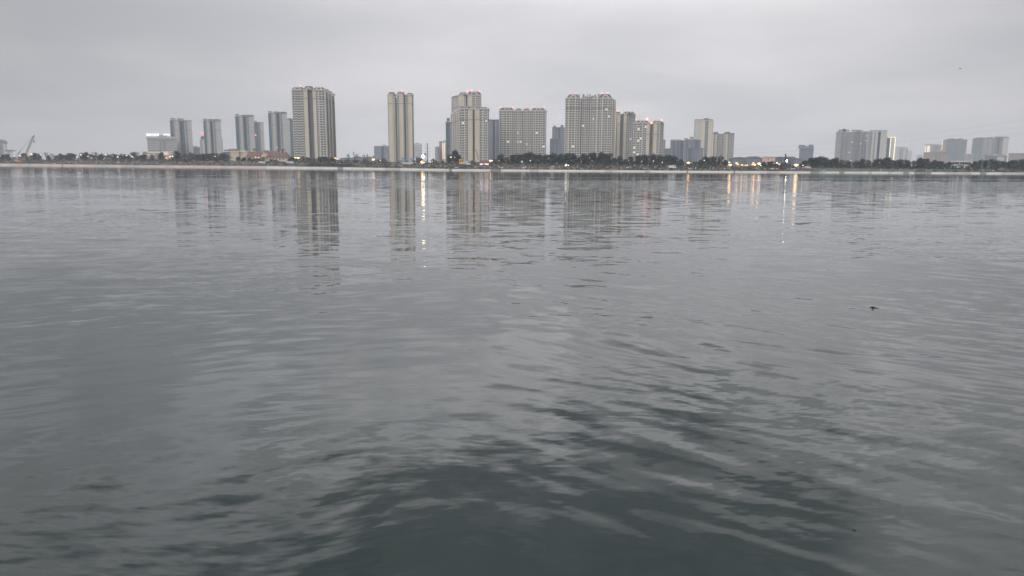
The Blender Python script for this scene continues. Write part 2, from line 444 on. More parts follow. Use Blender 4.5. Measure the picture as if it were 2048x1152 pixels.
# ------------------------------------------------------------------ land
def make_land():
    m = bpy.data.materials.new('bank_soil')
    m.use_nodes = True
    g = NT(m.node_tree)
    bs = m.node_tree.nodes['Principled BSDF']
    pos = g.n('ShaderNodeNewGeometry').outputs['Position']
    n1 = g.noise(g.vm('MULTIPLY', pos, (0.02, 0.05, 0.2)), 1.0, 5.0, 0.6)[0]
    n2 = g.noise(g.vm('MULTIPLY', pos, (0.15, 0.3, 0.5)), 1.0, 4.0, 0.6)[0]
    c = g.mix(g.smooth(n1, 0.4, 0.6), (0.085, 0.075, 0.066, 1), (0.135, 0.115, 0.10, 1))
    c = g.mix(g.smooth(n2, 0.45, 0.62), c, (0.06, 0.066, 0.045, 1))
    g.put(bs.inputs['Base Color'], c)
    bs.inputs['Roughness'].default_value = 0.95
    M['soil'] = m
    pxs = [-5200, -3400, -2200, -1500, -900, -500, -250] + list(range(-100, 2160, 24)) + [2300, 2600, 3000, 3600, 4400, 5600, 7200]
    ds = [-30, 0, 8, 9.5, 14, 20, 28, 38, 50, 64, 80, 95, 110, 140, 200, 400, 900, 2900]
    v, f = [], []
    for px in pxs:
        for d in ds:
            Y = shore(px) + d
            z = landz(px, d)
            if d <= 0: z = -2.5 if d < 0 else -0.9
            elif d <= 8: z -= 0.6
            elif 8 < d < 110: z += random.uniform(-.25, .35) * (0.4 if d < 10 else 1)
            v.append((X_at(px, Y), Y, z))
    n = len(ds)
    for i in range(len(pxs) - 1):
        for j in range(n - 1):
            f.append((i * n + j, (i + 1) * n + j, (i + 1) * n + j + 1, i * n + j + 1))
    me = bpy.data.meshes.new('riverbank_ground')
    me.from_pydata(v, [], f)
    me.materials.append(m)
    tag(link('riverbank_ground', me), kind='structure')

    # paved slope: slabs between the given columns, each with its own concrete
    for k, c in (('c_pink', (0.38, 0.33, 0.30)), ('c_pale', (0.46, 0.45, 0.42)), ('c_wet', (0.17, 0.17, 0.165)), ('c_mid', (0.32, 0.31, 0.29))):
        M[k] = mat(k + '_concrete', c, vary=0.12, scale=0.12, stretch=(1, 1, 4))
    br = [(-3000, 'c_mid'), (-400, 'c_pink'), (22, 'c_mid'), (60, 'c_pink'), (123, 'c_wet'), (126, 'c_pink'), (146, 'c_mid'), (150, 'c_pink'), (184, 'c_mid'), (215, 'c_pink'), (246, 'c_mid'), (276, 'c_pink'),
          (332, 'c_mid'), (335, 'c_pink'), (440, 'c_mid'), (452, 'c_pink'), (532, 'c_pale'), (675, 'c_wet'), (686, 'c_pale'), (770, 'c_mid'), (800, 'c_pale'), (898, 'c_wet'), (904, 'c_pale'), (981, 'c_wet'),
          (1002, 'c_pale'), (1060, 'c_mid'), (1078, 'c_pale'), (1210, 'c_mid'), (1225, 'c_pale'), (1290, 'c_mid'), (1300, 'c_pale'), (1374, 'c_wet'), (1377, 'c_pale'), (1468, 'c_wet'), (1471, 'c_pale'),
          (1535, 'c_mid'), (1560, 'c_pale'), (1622, 'c_wet'), (1640, 'c_mid'), (1652, 'c_pale'), (1680, 'c_wet'), (1690, 'c_pale'), (1738, 'c_mid'), (1745, 'c_pale'), (1778, 'c_mid'), (1785, 'c_pale'),
          (1808, 'c_wet'), (1820, 'c_pale'), (1830, 'c_wet'), (1864, 'c_pale'), (1893, 'c_mid'), (1945, 'c_pale'), (1962, 'c_wet'), (1975, 'c_pale'), (2006, 'c_mid'), (2100, 'c_pink'), (2500, 'c_mid'), (4200, 'c_mid')]
    mb = MB()
    for (a, mt), (b, _) in zip(br, br[1:]):
        k = max(1, int((b - a) / 40)) if -500 < a < 2400 else 6
        for i in range(k):
            p0, p1 = a + (b - a) * i / k, a + (b - a) * (i + 1) / k - 0.12
            q = []
            for px, sk in ((p0, 0), (p1, 0)):
                for d, z in ((-1.5, -0.35), (8, interp(BTZ, px)), (9.2, interp(BTZ, px) + .02)):
                    pxx = px + (d * 0.25 if mt in ('c_wet', 'c_mid') else 0)
                    Y = shore(px) + d
                    q.append((X_at(px, Y), Y, z))
            up = -0.12 if mt == 'c_wet' else 0.0
            q = [(x, y, z + up) for x, y, z in q]
            dn = [(x, y, z - 1.2) for x, y, z in q]
            mb.face([q[0], q[3], q[4], q[1]], mt)
            mb.face([q[1], q[4], q[5], q[2]], mt)
            mb.face([dn[0], dn[3], q[3], q[0]], mt)
            mb.face([dn[5], dn[2], q[2], q[5]], mt)
            mb.face([q[0], q[1], dn[1], dn[0]], mt); mb.face([q[1], q[2], dn[2], dn[1]], mt)
            mb.face([q[4], q[3], dn[3], dn[4]], mt); mb.face([q[5], q[4], dn[4], dn[5]], mt)
    tag(mb.build('embankment_slope_terrain'), kind='structure')

    # rough scrub and spoil behind the paving
    rnd = random.Random(4)
    mb = MB()
    for i in range(5200):
        px = rnd.uniform(-60, 2110)
        d = 11 + 100 * rnd.random() ** 1.4
        if 1630 < px < 1830 and d < 40: continue
        Y = shore(px) + d
        x, z = X_at(px, Y), landz(px, d)
        s = rnd.uniform(.25, .8) * (1 + d / 120)
        mt = rnd.choice(['leaf3', 'leaf3', 'leaf2', 'leaf', 'soil'])
        a = rnd.uniform(0, math.pi)
        ux, uy = math.cos(a) * s, math.sin(a) * s
        h = s * rnd.uniform(.5, 1.1)
        mb.face([(x - ux, Y - uy, z - .2), (x + ux, Y + uy, z - .2), (x + ux * .5, Y + uy * .5 + .2, z + h), (x - ux * .7, Y - uy * .7, z + h * .8)], mt)
        mb.face([(x + uy, Y - ux, z - .2), (x - uy, Y + ux, z - .2), (x - uy * .5, Y + ux * .5, z + h * .8), (x + uy * .6, Y - ux * .7, z + h)], mt)
    tag(mb.build('scrub_undergrowth'), 'low brown scrub and weeds covering the muddy bank above the paved slope', 'undergrowth', kind='stuff')


make_land()


def undergrowth():
    rnd = random.Random(8)
    mb = MB()
    for i in range(5200):
        px = rnd.uniform(-60, 2110)
        if 440 < px < 580 or 690 < px < 990 and rnd.random() < .6 or 1455 < px < 1600: continue
        d = rnd.uniform(100, 124)
        Y = shore(px) + d
        x, z = X_at(px, Y), landz(px, d) + rnd.random() ** 1.6 * (3.6 if px > 990 else 2.0)
        s = rnd.uniform(.35, .9)
        n = Vector((rnd.gauss(0, 1), rnd.gauss(0, 1), rnd.gauss(0, 1))).normalized()
        u = n.orthogonal().normalized() * s; w = n.cross(u)
        c = Vector((x, Y, z))
        mb.face([c - u - w * .7, c + u - w * .6, c + u * .8 + w * .7, c - u * .7 + w * .8], rnd.choice(['leaf', 'leaf', 'leaf2'] if px > 990 else ['leaf', 'leaf2', 'leaf3']))
    tag(mb.build('shrub_undergrowth'), 'dark tangled undergrowth filling the foot of the tree belt', 'undergrowth', kind='stuff')
undergrowth()


# ------------------------------------------------------------------ towers
WIN_MESH = {}
def win_mesh(w, h, kind):
    key = (round(w, 1), round(h, 1), kind)
    if key not in WIN_MESH:
        w, h = key[0], key[1]
        mb = MB()
        if kind == 'balcony':
            mb.box((-w / 2, -.05, 0), (w / 2, .3, h), 'glass')
            mb.box((-w / 2 - .1, -.9, -.15), (w / 2 + .1, .3, 0), 'frame')
            mb.box((-w / 2 - .1, -.9, .002), (w / 2 + .1, -.8, .75), 'frame')
        else:
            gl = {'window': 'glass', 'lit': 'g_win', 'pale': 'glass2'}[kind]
            mb.box((-w / 2, -.12, 0), (w / 2, .3, h), gl)
            mb.box((-w / 2 - .15, -.35, -.2), (w / 2 + .15, .3, -.002), 'frame')
            if w > 1.6:
                mb.box((-.06, -.16, 0), (.06, .2, h), 'frame')
        WIN_MESH[key] = mb.mesh('window_' + kind)
    return WIN_MESH[key]


REL = {'W': 1.0, 'n': 0.6, 'B': 0.85, '.': 0.5, '_': 1.4, 'D': 0.7, 'G': 0.7, 's': 0.35}
FILL = {'W': .74, 'n': .66, 'B': .9, 's': .6}


def tower(name, label, Y, top, segs, depth=16, fh=3.0, roofs=(), lights=(), lit=0.006, glass='window', cap=100, capmat=None, cornice=True,
          crown=(), cat='tower block', group=None, band=(), wh=1.9, seed=0, eavemat='frame'):
    """segs: (px0, px1, dy0, dy1, pattern, wall material) from left to right, measured at the eaves row `top`."""
    rnd = random.Random(seed or int(segs[0][0] * 7))
    pxm = (segs[0][0] + segs[-1][1]) / 2
    base = landz(pxm, 110)
    ref = min(s[2] for s in segs)
    ztop = P(pxm, top, Y).z
    root = empty(name, (P(pxm, top, Y).x, Y, base), label, cat, group)
    ox = root.location.x
    H = ztop - base
    def lp(px, dy):
        q = P(px, top, Y + dy)
        return (q.x - ox, dy)
    pts, mats, info = [], [], []
    for i, (a, b, d0, d1, pat, mt) in enumerate(segs):
        p, q = lp(a, d0), lp(b, d1)
        if pts and (abs(pts[-1][1] - p[1]) > .05):
            mats.append(segs[i - 1][5] if pts[-1][1] < p[1] else mt)
            p = (pts[-1][0] + .01, p[1]) if abs(pts[-1][0] - p[0]) < 1.5 else p
            pts.append(p)
        elif not pts:
            pts.append(p)
        else:
            p = pts[-1]
        mats.append(mt)
        pts.append(q)
        info.append((p, q, pat, mt))
    yb = max(p[1] for p in pts) + depth
    xl, xr = pts[0][0], pts[-1][0]
    bl, br_ = lp(segs[0][0], yb)[0], lp(segs[-1][1], yb)[0]      # side walls set along the sight line where they would widen the block
    bl, br_ = (max(xl, bl) if pxm > 1024 else xl), (min(xr, br_) if pxm < 1024 else xr)
    poly = pts + [(br_, yb), (bl, yb)]
    mats2 = mats + [segs[-1][5], segs[-1][5], segs[0][5]]
    mb = MB()
    mb.prism(poly, -4.0, H, 'pale', mtop='greyroof', mats=mats2)
    # floor ledges and pilasters belong to the wall
    for (p, q, pat, mt) in info:
        u = Vector((q[0] - p[0], q[1] - p[1], 0)); L = u.length
        if L < .5: continue
        u.normalize(); nn = Vector((u.y, -u.x, 0))
        if 'W' in pat or 'B' in pat:
            for e in (p, q):
                c = Vector((e[0], e[1], 0)) + u * (.35 if e is p else -.35)
                quad = [c - u * .33 + nn * .42, c - u * .33 - nn * .1, c + u * .33 - nn * .1, c + u * .33 + nn * .42]
                quad = [(w.x, w.y) for w in quad][::-1]
                mb.prism(quad[::-1] if False else [quad[3], quad[0], quad[1], quad[2]][::-1], 0, H - .01, mt)
        for bz in band:
            z = H * bz
            c0, c1 = Vector((*p, 0)) + nn * .5, Vector((*q, 0)) + nn * .5
            c2, c3 = Vector((*q, 0)) - nn * .2, Vector((*p, 0)) - nn * .2
            mb.prism([(c0.x, c0.y), (c1.x, c1.y), (c2.x, c2.y), (c3.x, c3.y)], z, z + .7, 'greyroof')
    mb.build('wall', root)
    count = {'window': 0, 'balcony': 0}
    stuff = {'window': MB(), 'balcony': MB()}
    nfl = int((H - 2.0) / fh)
    cells = []
    for (p, q, pat, mt) in info:
        u = Vector((q[0] - p[0], q[1] - p[1], 0)); L = u.length
        if L < .5: continue
        u.normalize(); nn = Vector((u.y, -u.x, 0)); rz = math.atan2(u.y, u.x)
        tot = sum(REL[c] for c in pat) or 1
        x = 0.45 if len(pat) > 1 else .1
        k = (L - 2 * x) / tot
        for c in pat:
            wdt = REL[c] * k
            cx = x + wdt / 2; x += wdt
            pos = Vector((*p, 0)) + u * cx
            if c in 'DG':
                sm = MB()
                a, b = pos - u * wdt * .42 + nn * .12, pos + u * wdt * .42 + nn * .12
                c2, d2 = b - nn * .3, a - nn * .3
                sm.prism([(a.x, a.y), (b.x, b.y), (c2.x, c2.y), (d2.x, d2.y)], 0, H - 2.2, 'recess' if c == 'D' else 'tealglass')
                for fl in range(nfl):
                    z = H - 2.6 - fl * fh
                    a3, b3 = a + nn * .12, b + nn * .12
                    sm.prism([(a3.x, a3.y), (b3.x, b3.y), (b.x, b.y), (a.x, a.y)], z - (.8 if c == 'D' else .3), z, 'grey' if c == 'D' else 'teal')
                sm.build('window_strip', root)
                continue
            if c not in FILL: continue
            w = min(wdt * FILL[c], 3.4)
            for fl in range(nfl):
                z = H - 1.2 - wh - fl * fh
                if z < 0.5: break
                cells.append((fl, c, w, pos + Vector((0, 0, z)), rz, nn))
    cells.sort(key=lambda t: t[0])
    for (fl, c, w, pos, rz, nn) in cells:
        kind = 'balcony' if c == 'B' else 'window'
        hh = .9 if c == 's' else (2.3 if c == 'B' else wh)
        isl = kind == 'window' and c != 's' and rnd.random() < lit
        limit = cap if kind == 'window' else cap // 2
        if isl and count[kind] < limit + 12 or count[kind] < limit:
            me = win_mesh(w, hh, 'balcony' if c == 'B' else ('lit' if isl else glass))
            o = link(kind, me, root, pos, rz)
            if isl: o['label'] = 'lit window with warm light behind'
            count[kind] += 1
        else:
            sm = stuff[kind]
            src = win_mesh(w, hh, 'balcony' if c == 'B' else glass)
            mtx = Matrix.Translation(pos) @ Matrix.Rotation(rz, 4, 'Z')
            i0 = len(sm.v)
            sm.v += [tuple(mtx @ v.co) for v in src.vertices]
            for pl in src.polygons:
                sm.f.append(tuple(i0 + j for j in pl.vertices)); sm.mi.append(sm.mid(src.materials[pl.material_index]))
    for kind, sm in stuff.items():
        o = sm.build(kind, root)
        if o: o['kind'] = 'stuff'
    if cornice:
        c = MB(); last = None
        for (p, q, pat, mt) in info:
            u = Vector((q[0] - p[0], q[1] - p[1], 0))
            if u.length < .5: continue
            u.normalize(); nn = Vector((u.y, -u.x, 0))
            if last is not None and abs(last[1] - p[1]) > .5:
                c.build('cornice', root); c = MB()
            last = q
            a, b = Vector((*p, 0)) + nn * .9 - u * .4, Vector((*q, 0)) + nn * .9 + u * .4
            c2, d2 = b - nn * 1.6, a - nn * 1.6
            c.prism([(a.x, a.y), (b.x, b.y), (c2.x, c2.y), (d2.x, d2.y)], H - .35, H + .55 + .013 * (len(c.f) % 7), eavemat)
        c.build('cornice', root)
    for rf in roofs:
        kind, a, b, tp = rf[:4]
        dy = rf[4] if len(rf) > 4 else 0.0
        rm = rf[5] if len(rf) > 5 else None
        x0, x1 = lp(a, dy)[0], lp(b, dy)[0]
        h = P(pxm, top, Y + dy).z - P(pxm, top, Y).z * 0 - P(pxm, top, Y + dy).z + (P((a + b) / 2, tp, Y + dy).z - ztop)
        dp = min(depth * .8, 9) if dy < 15 else 4.5
        rb = MB()
        if kind == 'mansard':
            z0 = H + .1
            ins = min((x1 - x0) * .2, 3.2)
            yin = min(2.2, dp * .3)
            p0 = [(x0 - .5, dy - .5), (x1 + .5, dy - .5), (x1 + .5, dy + dp), (x0 - .5, dy + dp)]
            p1 = [(x0 + ins, dy + yin), (x1 - ins, dy + yin), (x1 - ins, dy + dp - yin), (x0 + ins, dy + dp - yin)]
            rb.prism(p0, z0, H + max(h, 1.2), rm or 'tile', mtop='greyroof', top=p1)
            o = rb.build('roof', root)
            if (x1 - x0) > 9 and h > 2.2:
                gm = MB()
                cx = (x0 + x1) / 2; rr = min((x1 - x0) * .24, h * .95)
                n = 8; ring, dark = [], []
                for i in range(n + 1):
                    t = math.pi * i / n
                    ring.append((cx + rr * math.cos(t), rr * math.sin(t)))
                    dark.append((cx + rr * .7 * math.cos(t), rr * .7 * math.sin(t)))
                yf = dy - .9
                for i in range(n):
                    a1, b1, c1, d1 = ring[i], ring[i + 1], dark[i + 1], dark[i]
                    gm.face([(a1[0], yf, H + .6 + a1[1]), (d1[0], yf, H + .6 + d1[1]), (c1[0], yf, H + .6 + c1[1]), (b1[0], yf, H + .6 + b1[1])], 'frame')
                    gm.face([(a1[0], yf, H + .6 + a1[1]), (b1[0], yf, H + .6 + b1[1]), (b1[0], yf + 3, H + .6 + b1[1]), (a1[0], yf + 3, H + .6 + a1[1])], 'frame')
                    gm.face([(cx, yf + .15, H + .6), (d1[0], yf + .15, H + .6 + d1[1]), (c1[0], yf + .15, H + .6 + c1[1])], 'glass2')
                gm.build('gable', root)
        elif kind == 'box':
            rb.box((x0, dy + 1.2, H - .01), (x1, dy + 1.2 + dp * .5, H + h), rm or 'grey')
            rb.build('roof_house', root)
        elif kind == 'canopy':
            rb.box((x0 + .8, dy + 1.5, H - .01), (x1 - .8, dy + dp * .6, H + h - .9), 'stone')
            n = 8
            for i in range(n):      # shallow curved slab
                ta, tb = i / n, (i + 1) / n
                za, zb = H + h - .9 + 1.0 * math.sin(math.pi * ta), H + h - .9 + 1.0 * math.sin(math.pi * tb)
                xa, xb = x0 - 1 + (x1 - x0 + 2) * ta, x0 - 1 + (x1 - x0 + 2) * tb
                y0, y1 = dy - .8, dy + dp * .7
                rb.face([(xa, y0, za - .5), (xb, y0, zb - .5), (xb, y0, zb), (xa, y0, za)], 'greyroof')
                rb.face([(xa, y0, za), (xb, y0, zb), (xb, y1, zb), (xa, y1, za)], 'greyroof')
                rb.face([(xb, y0, zb - .5), (xa, y0, za - .5), (xa, y1, za - .5), (xb, y1, zb - .5)], 'greyroof')
            rb.build('roof_canopy', root)
        elif kind == 'dome':
            n = 8
            cx, rr = (x0 + x1) / 2, (x1 - x0) / 2
            for i in range(n):
                ta, tb = math.pi * i / n, math.pi * (i + 1) / n
                A = (cx - rr * math.cos(ta), H + h * math.sin(ta)); B2 = (cx - rr * math.cos(tb), H + h * math.sin(tb))
                y0, y1 = dy - .3, dy + dp
                rb.face([(A[0], y0, A[1]), (B2[0], y0, B2[1]), (B2[0], y1, B2[1]), (A[0], y1, A[1])], rm or 'tile')
                rb.face([(cx, y0, H), (B2[0], y0, B2[1]), (A[0], y0, A[1])], rm or 'tile')
            rb.build('roof', root)
    for (lx, ly, r) in lights:
        q = P(lx, ly, Y - .5)
        lm = MB()
        lm.ball((0, 0, .4), r, 'g_red', 8)
        zr = q.z - base
        lm.tube((0, 0, -min(2.5, max(.5, zr - H + .6))), (0, 0, .1), .12, 'dark')
        lm.build('warning_light', root, (q.x - ox, 2.5, zr))
    return root


def strips(root, items, mt, name, lab):
    """glowing strips up a facade: (px, py0, py1, width m)"""
    for px, y0, y1, w in items:
        Y = root.location.y - .6
        a, b = P(px, y0, Y), P(px, y1, Y)
        mb = MB()
        ox, oz = root.location.x, root.location.z
        xx = a.x - ox
        mb.box((xx - w / 2, -.9, b.z - oz), (xx + w / 2, -.3, a.z - oz), mt)
        o = mb.build(name, root)
        o['label'] = lab


# --- beige riverside towers
tower('apartment_tower', 'tallest beige tower, left of the slim one, its long flank turning away to the right', 930, 180,
      [(583, 607.5, 0, 0, 'WBWWBn', 'pale'), (607.5, 614.5, 0, 0, '._s', 'tan'), (614.5, 624.7, 7, 7, 'sD', 'recess'), (624.7, 630, 0, 0, 's_.', 'tan'),
       (630, 637, 0, 0, 'WB', 'pale'), (637, 649.5, -1, -1, 'WW', 'pale'), (649.5, 650.6, 4, 4, '.', 'tan'), (650.6, 656, 18, 18, 'W', 'pale'), (656, 657, 20, 20, '.', 'tan'), (657, 661.8, 42, 42, 'W', 'pale'), (661.8, 663, 44, 44, '.', 'tan'), (663, 668.8, 70, 70, 'W', 'pale')],
      roofs=[('mansard', 583, 607, 173.5), ('mansard', 607, 626, 171.8, 4), ('mansard', 626, 650, 174), ('mansard', 650.6, 657, 178.4, 18), ('mansard', 657, 662.8, 182.6, 42), ('mansard', 663, 669, 187, 70)], band=(.88,),
      lights=[(600, 172.5, .35), (648, 176, .3)], lit=0.008)
tower('apartment_tower', 'slim beige tower standing alone, with blank tan panels and three small domed roofs', 980, 189.3,
      [(775, 776.6, 3, 0, '.', 'grey'), (776.6, 785.4, 0, 0, '__s', 'tan'), (785.4, 789.7, 1, 1, 'B', 'pale'), (789.7, 794.7, 6, 6, 'W', 'grey'), (794.7, 798.8, 1, 1, 'W', 'pale'), (798.8, 805.4, 0, 0, 's_', 'tan'),
       (805.4, 808, 2, 2, 'B', 'grey'), (808, 812.6, 8, 8, 'D', 'recess'), (812.6, 816.2, 1, 1, 'n', 'pale'), (816.2, 823.4, 0, 0, 's_', 'tan'), (823.4, 826, 1, 30, 'B', 'grey')],
      roofs=[('mansard', 776, 789.5, 183.8), ('mansard', 793.5, 808, 182.9, 1), ('mansard', 813, 825.5, 185.6, 1)], lights=[(803, 182.2, .5), (812, 186.5, .25)], band=(.865,), lit=.012)
tower('apartment_tower', 'rear tower of the stepped beige pair, rising above with red lights along its roof', 1120, 190.2,
      [(903, 917.5, 45, 2, 'nWWn', 'pale'), (917.5, 927, 0, 0, '_s.', 'tan'), (927, 931.5, 1, 1, 'B', 'pale'), (931.5, 935.5, 7, 7, 'D', 'recess'), (935.5, 943.6, 0, 0, '.s_', 'tan'),
       (943.6, 951, 0, 0, 'WB', 'pale'), (951, 963, -1, -1, 'WWn', 'pale')],
      roofs=[('mansard', 905, 917, 192, 20), ('mansard', 918, 934, 184.2), ('mansard', 934, 963, 182.6)], band=(.83,),
      lights=[(908, 191.5, .5), (935, 182, .6), (942.5, 181.3, .8), (958, 183, .8)], lit=.004)
tower('apartment_tower', 'lower front tower of the stepped beige pair, with arched gables and a dark central recess', 930, 217.6,
      [(901, 905, 104, 104, 'W', 'pale'), (905, 909.2, 78, 78, 'W', 'pale'), (909.2, 913.4, 50, 50, 'W', 'pale'), (913.4, 917.8, 24, 24, 'B', 'pale'), (917.8, 929, -1, -1, 'WW', 'pale'), (929, 937, 0, 0, 'BW', 'pale'), (937, 945, 0, 0, '_s.', 'tan'), (945, 950, 8, 8, '.', 'recess'),
       (950, 958, 0, 0, '.s_', 'tan'), (958, 966, 0, 0, 'WB', 'pale'), (966, 975, -1, -1, 'WW', 'pale'), (975, 978.3, 1, 14, 'n', 'pale')],
      roofs=[('mansard', 918, 945, 213.4), ('mansard', 950, 977, 213.9)], band=(.80,), lit=.01)
tower('apartment_tower', 'wide beige slab block with four tiled roof gables in a row above the trees', 1015, 221,
      [(998, 1028.8, 0, 0, 'WnWWnW', 'pale'), (1028.8, 1030.2, 6, 6, '.', 'recess'), (1030.2, 1044.2, 2, 2, 'WnnW', 'pale'), (1044.2, 1045.8, 8, 8, '.', 'recess'), (1045.8, 1060, 2, 2, 'WnnW', 'pale'),
       (1060, 1061.4, 6, 6, '.', 'recess'), (1061.4, 1091.5, 0, 0, 'WnWWnW', 'pale'), (1091.5, 1093, 2, 18, '.', 'grey')],
      roofs=[('mansard', 998.5, 1028, 215.2), ('mansard', 1031, 1043.5, 216.8, 2), ('mansard', 1046.5, 1059.5, 216.8, 2), ('mansard', 1062, 1091, 215.8)],
      lights=[(1001.5, 214, .6), (1025.5, 214, .7), (1014, 218, .5), (1065, 214.2, .45), (1089, 214.8, .5)], lit=.02)
tower('apartment_tower', 'broadest tallest pale block on the right, with gabled ends and clutter along its roof', 996, 196.5,
      [(1131, 1138, 2, -1, 'Wn', 'pale'), (1138, 1151, -2, -2, 'WW', 'pale'), (1151, 1161.5, 0, 0, 'nW', 'pale'), (1161.5, 1163.5, 8, 8, '.', 'recess'), (1163.5, 1178.5, 3, 5, 'WnW', 'pale'), (1178.5, 1180.5, 9, 9, '.', 'recess'),
       (1180.5, 1194.3, 5, 3, 'WnW', 'pale'), (1194.3, 1205, 0, 0, 'Wn', 'pale'), (1205, 1216.5, -2, -2, 'WW', 'pale'), (1216.5, 1225.5, 0, 0, 'WW', 'pale'), (1225.5, 1229, 12, 12, 'B', 'tan'), (1229, 1232.3, 30, 30, '.', 'tan')],
      roofs=[('mansard', 1134, 1159, 188.4), ('mansard', 1164, 1178, 191.5, 4), ('mansard', 1181, 1195, 191.2, 4), ('mansard', 1198, 1224, 187.7), ('box', 1157, 1160, 188.2), ('box', 1166, 1169, 188.0, 4, 'recess'),
             ('box', 1174.5, 1177, 187.4, 4, 'tan'), ('box', 1179, 1181.5, 187.8, 4, 'grey'), ('box', 1190, 1192, 188.6, 4, 'recess'), ('box', 1196.5, 1199.5, 187.4, 4, 'grey')],
      lights=[(1141, 187.4, .35), (1152, 187.2, .35), (1205, 186.3, .55), (1216, 186.2, .6)], band=(.85,), lit=.01)
tower('apartment_tower', 'tan tower behind the broad pale block, split by a deep grey recess', 1090, 227.6,
      [(1232, 1236.3, 0, 0, 'W', 'pale'), (1236.3, 1241, 0, 0, '_', 'tan'), (1241, 1246.4, 9, 9, '.', 'recess'), (1246.4, 1252.6, 0, 0, '_s', 'tan'), (1252.6, 1257, 0, 2, 'WB', 'pale'), (1257, 1271, 3, 22, 'BWWn', 'pale')],
      roofs=[('mansard', 1232, 1241, 222.9), ('mansard', 1247, 1270, 223)], lights=[(1237, 222, .6)], band=(.8,), lit=.006)
tower('apartment_tower', 'lowest beige tower at the right end of the riverside group, with red roof lights', 996, 245.8,
      [(1267, 1285.5, 0, -1, 'WnWW', 'pale'), (1285.5, 1294.3, 0, 0, 'BW', 'pale'), (1294.3, 1300.2, 0, 0, '_s', 'tan'), (1300.2, 1305.4, 8, 8, '.', 'recess'), (1305.4, 1313.6, 0, 0, 's_', 'tan'),
       (1313.6, 1320, 0, 0, 'WB', 'pale'), (1320, 1327.6, 1, 12, 'Wn', 'pale')],
      roofs=[('mansard', 1270, 1299, 240.9), ('mansard', 1306, 1327, 241.2)], lights=[(1272.5, 239.8, .5), (1295, 238.4, 1.5), (1304, 246.6, 1.1), (1324, 240.6, .9)], band=(.73,), lit=.03)

# --- teal and grey towers on the left
TG = 'teal and grey towers on the left'
def teal(label, Y, eave, px, tops, lights=()):
    a, b, c, d, e, f = px
    return tower('apartment_tower', label, Y, eave, [(a, b, 4, 0, 'G', 'teal'), (b, c, 0, 0, 'n_n', 'stoneshade'), (c, d, 5, 5, 'G', 'teal'), (d, e, 2, 2, 'W', 'stoneshade'), (e, f, 0, 0, '_', 'stoneshade')],
                 roofs=tops, glass='window', cap=70, group=TG, band=(.76,), lit=.01, eavemat='greyroof', lights=lights)
teal('leftmost teal and grey tower, beside the hotel with the rooftop letters', 1480, 241, (339.5, 346.4, 358.5, 369.4, 375.4, 382.8), [('canopy', 340.5, 349, 236.3), ('canopy', 354, 366, 236.8)])
teal('teal and grey tower with the red globe at its left', 1480, 241.6, (406.2, 411, 419.8, 426, 431.6, 441.4), [('canopy', 406.5, 412.5, 237.3), ('canopy', 416, 427, 238), ('canopy', 428, 441, 238.3)])
teal('teal and grey tower above the cream hall, a shorter one tucked behind it', 1480, 233, (470, 477, 486, 493.6, 498, 507.6), [('canopy', 470.5, 477.5, 228.5), ('canopy', 482, 506.5, 229.6)])
teal('short teal tower half hidden behind its taller neighbour, a red light on its edge', 1640, 245, (507.8, 515.5, 515.9, 516.3, 521, 527), [('canopy', 508.5, 513, 242)], lights=[(510.5, 270.5, 1.2)])
teal('tallest teal and grey tower, nearest the great beige tower', 1480, 226.6, (536, 541.8, 552.3, 560, 565.2, 573.5), [('canopy', 536.5, 543.5, 222.3), ('canopy', 548, 559, 223), ('canopy', 560.5, 572.5, 223.4)])
tower('apartment_tower', 'pale grey tower squeezed against the left edge of the great beige tower', 1640, 238.6, [(573.8, 579, 3, 0, '_', 'stoneshade'), (579, 586, 1, 1, 'GG', 'teal')], roofs=[('canopy', 576, 584, 236.4)], group=TG, lit=0, eavemat='greyroof')
t = tower('office_tower', 'narrow grey tower carrying a glowing red globe on its roof', 1600, 279, [(399.3, 404, 2, 0, '__', 'grey'), (404, 411, 0, 0, 's_', 'stone')], roofs=[('box', 401, 409, 274), ('box', 402, 407, 271.8)], lit=0, cat='office tower')
mb = MB(); mb.ball((0, 0, 0), 3.0, glow('red_globe_glow', (1.0, .12, .08), 1.5), 12)
q = P(403, 268.3, 1598); mb.build('globe', t, (q.x - t.location.x, 3, q.z - t.location.z))
tower('office_building', 'low grey building peeping between the first two teal towers', 1550, 294, [(385, 391.5, 0, 0, 'D', 'bluegrey'), (391.5, 400, 1, 1, '_D_', 'grey')], roofs=[('box', 386, 392, 291.8)], cornice=True, lit=0, cat='building')
tower('apartment_block', 'grey strip of a block showing right of the second teal tower', 1600, 277, [(436, 445, 0, 2, '_', 'grey')], lit=0, cat='building', cornice=False)


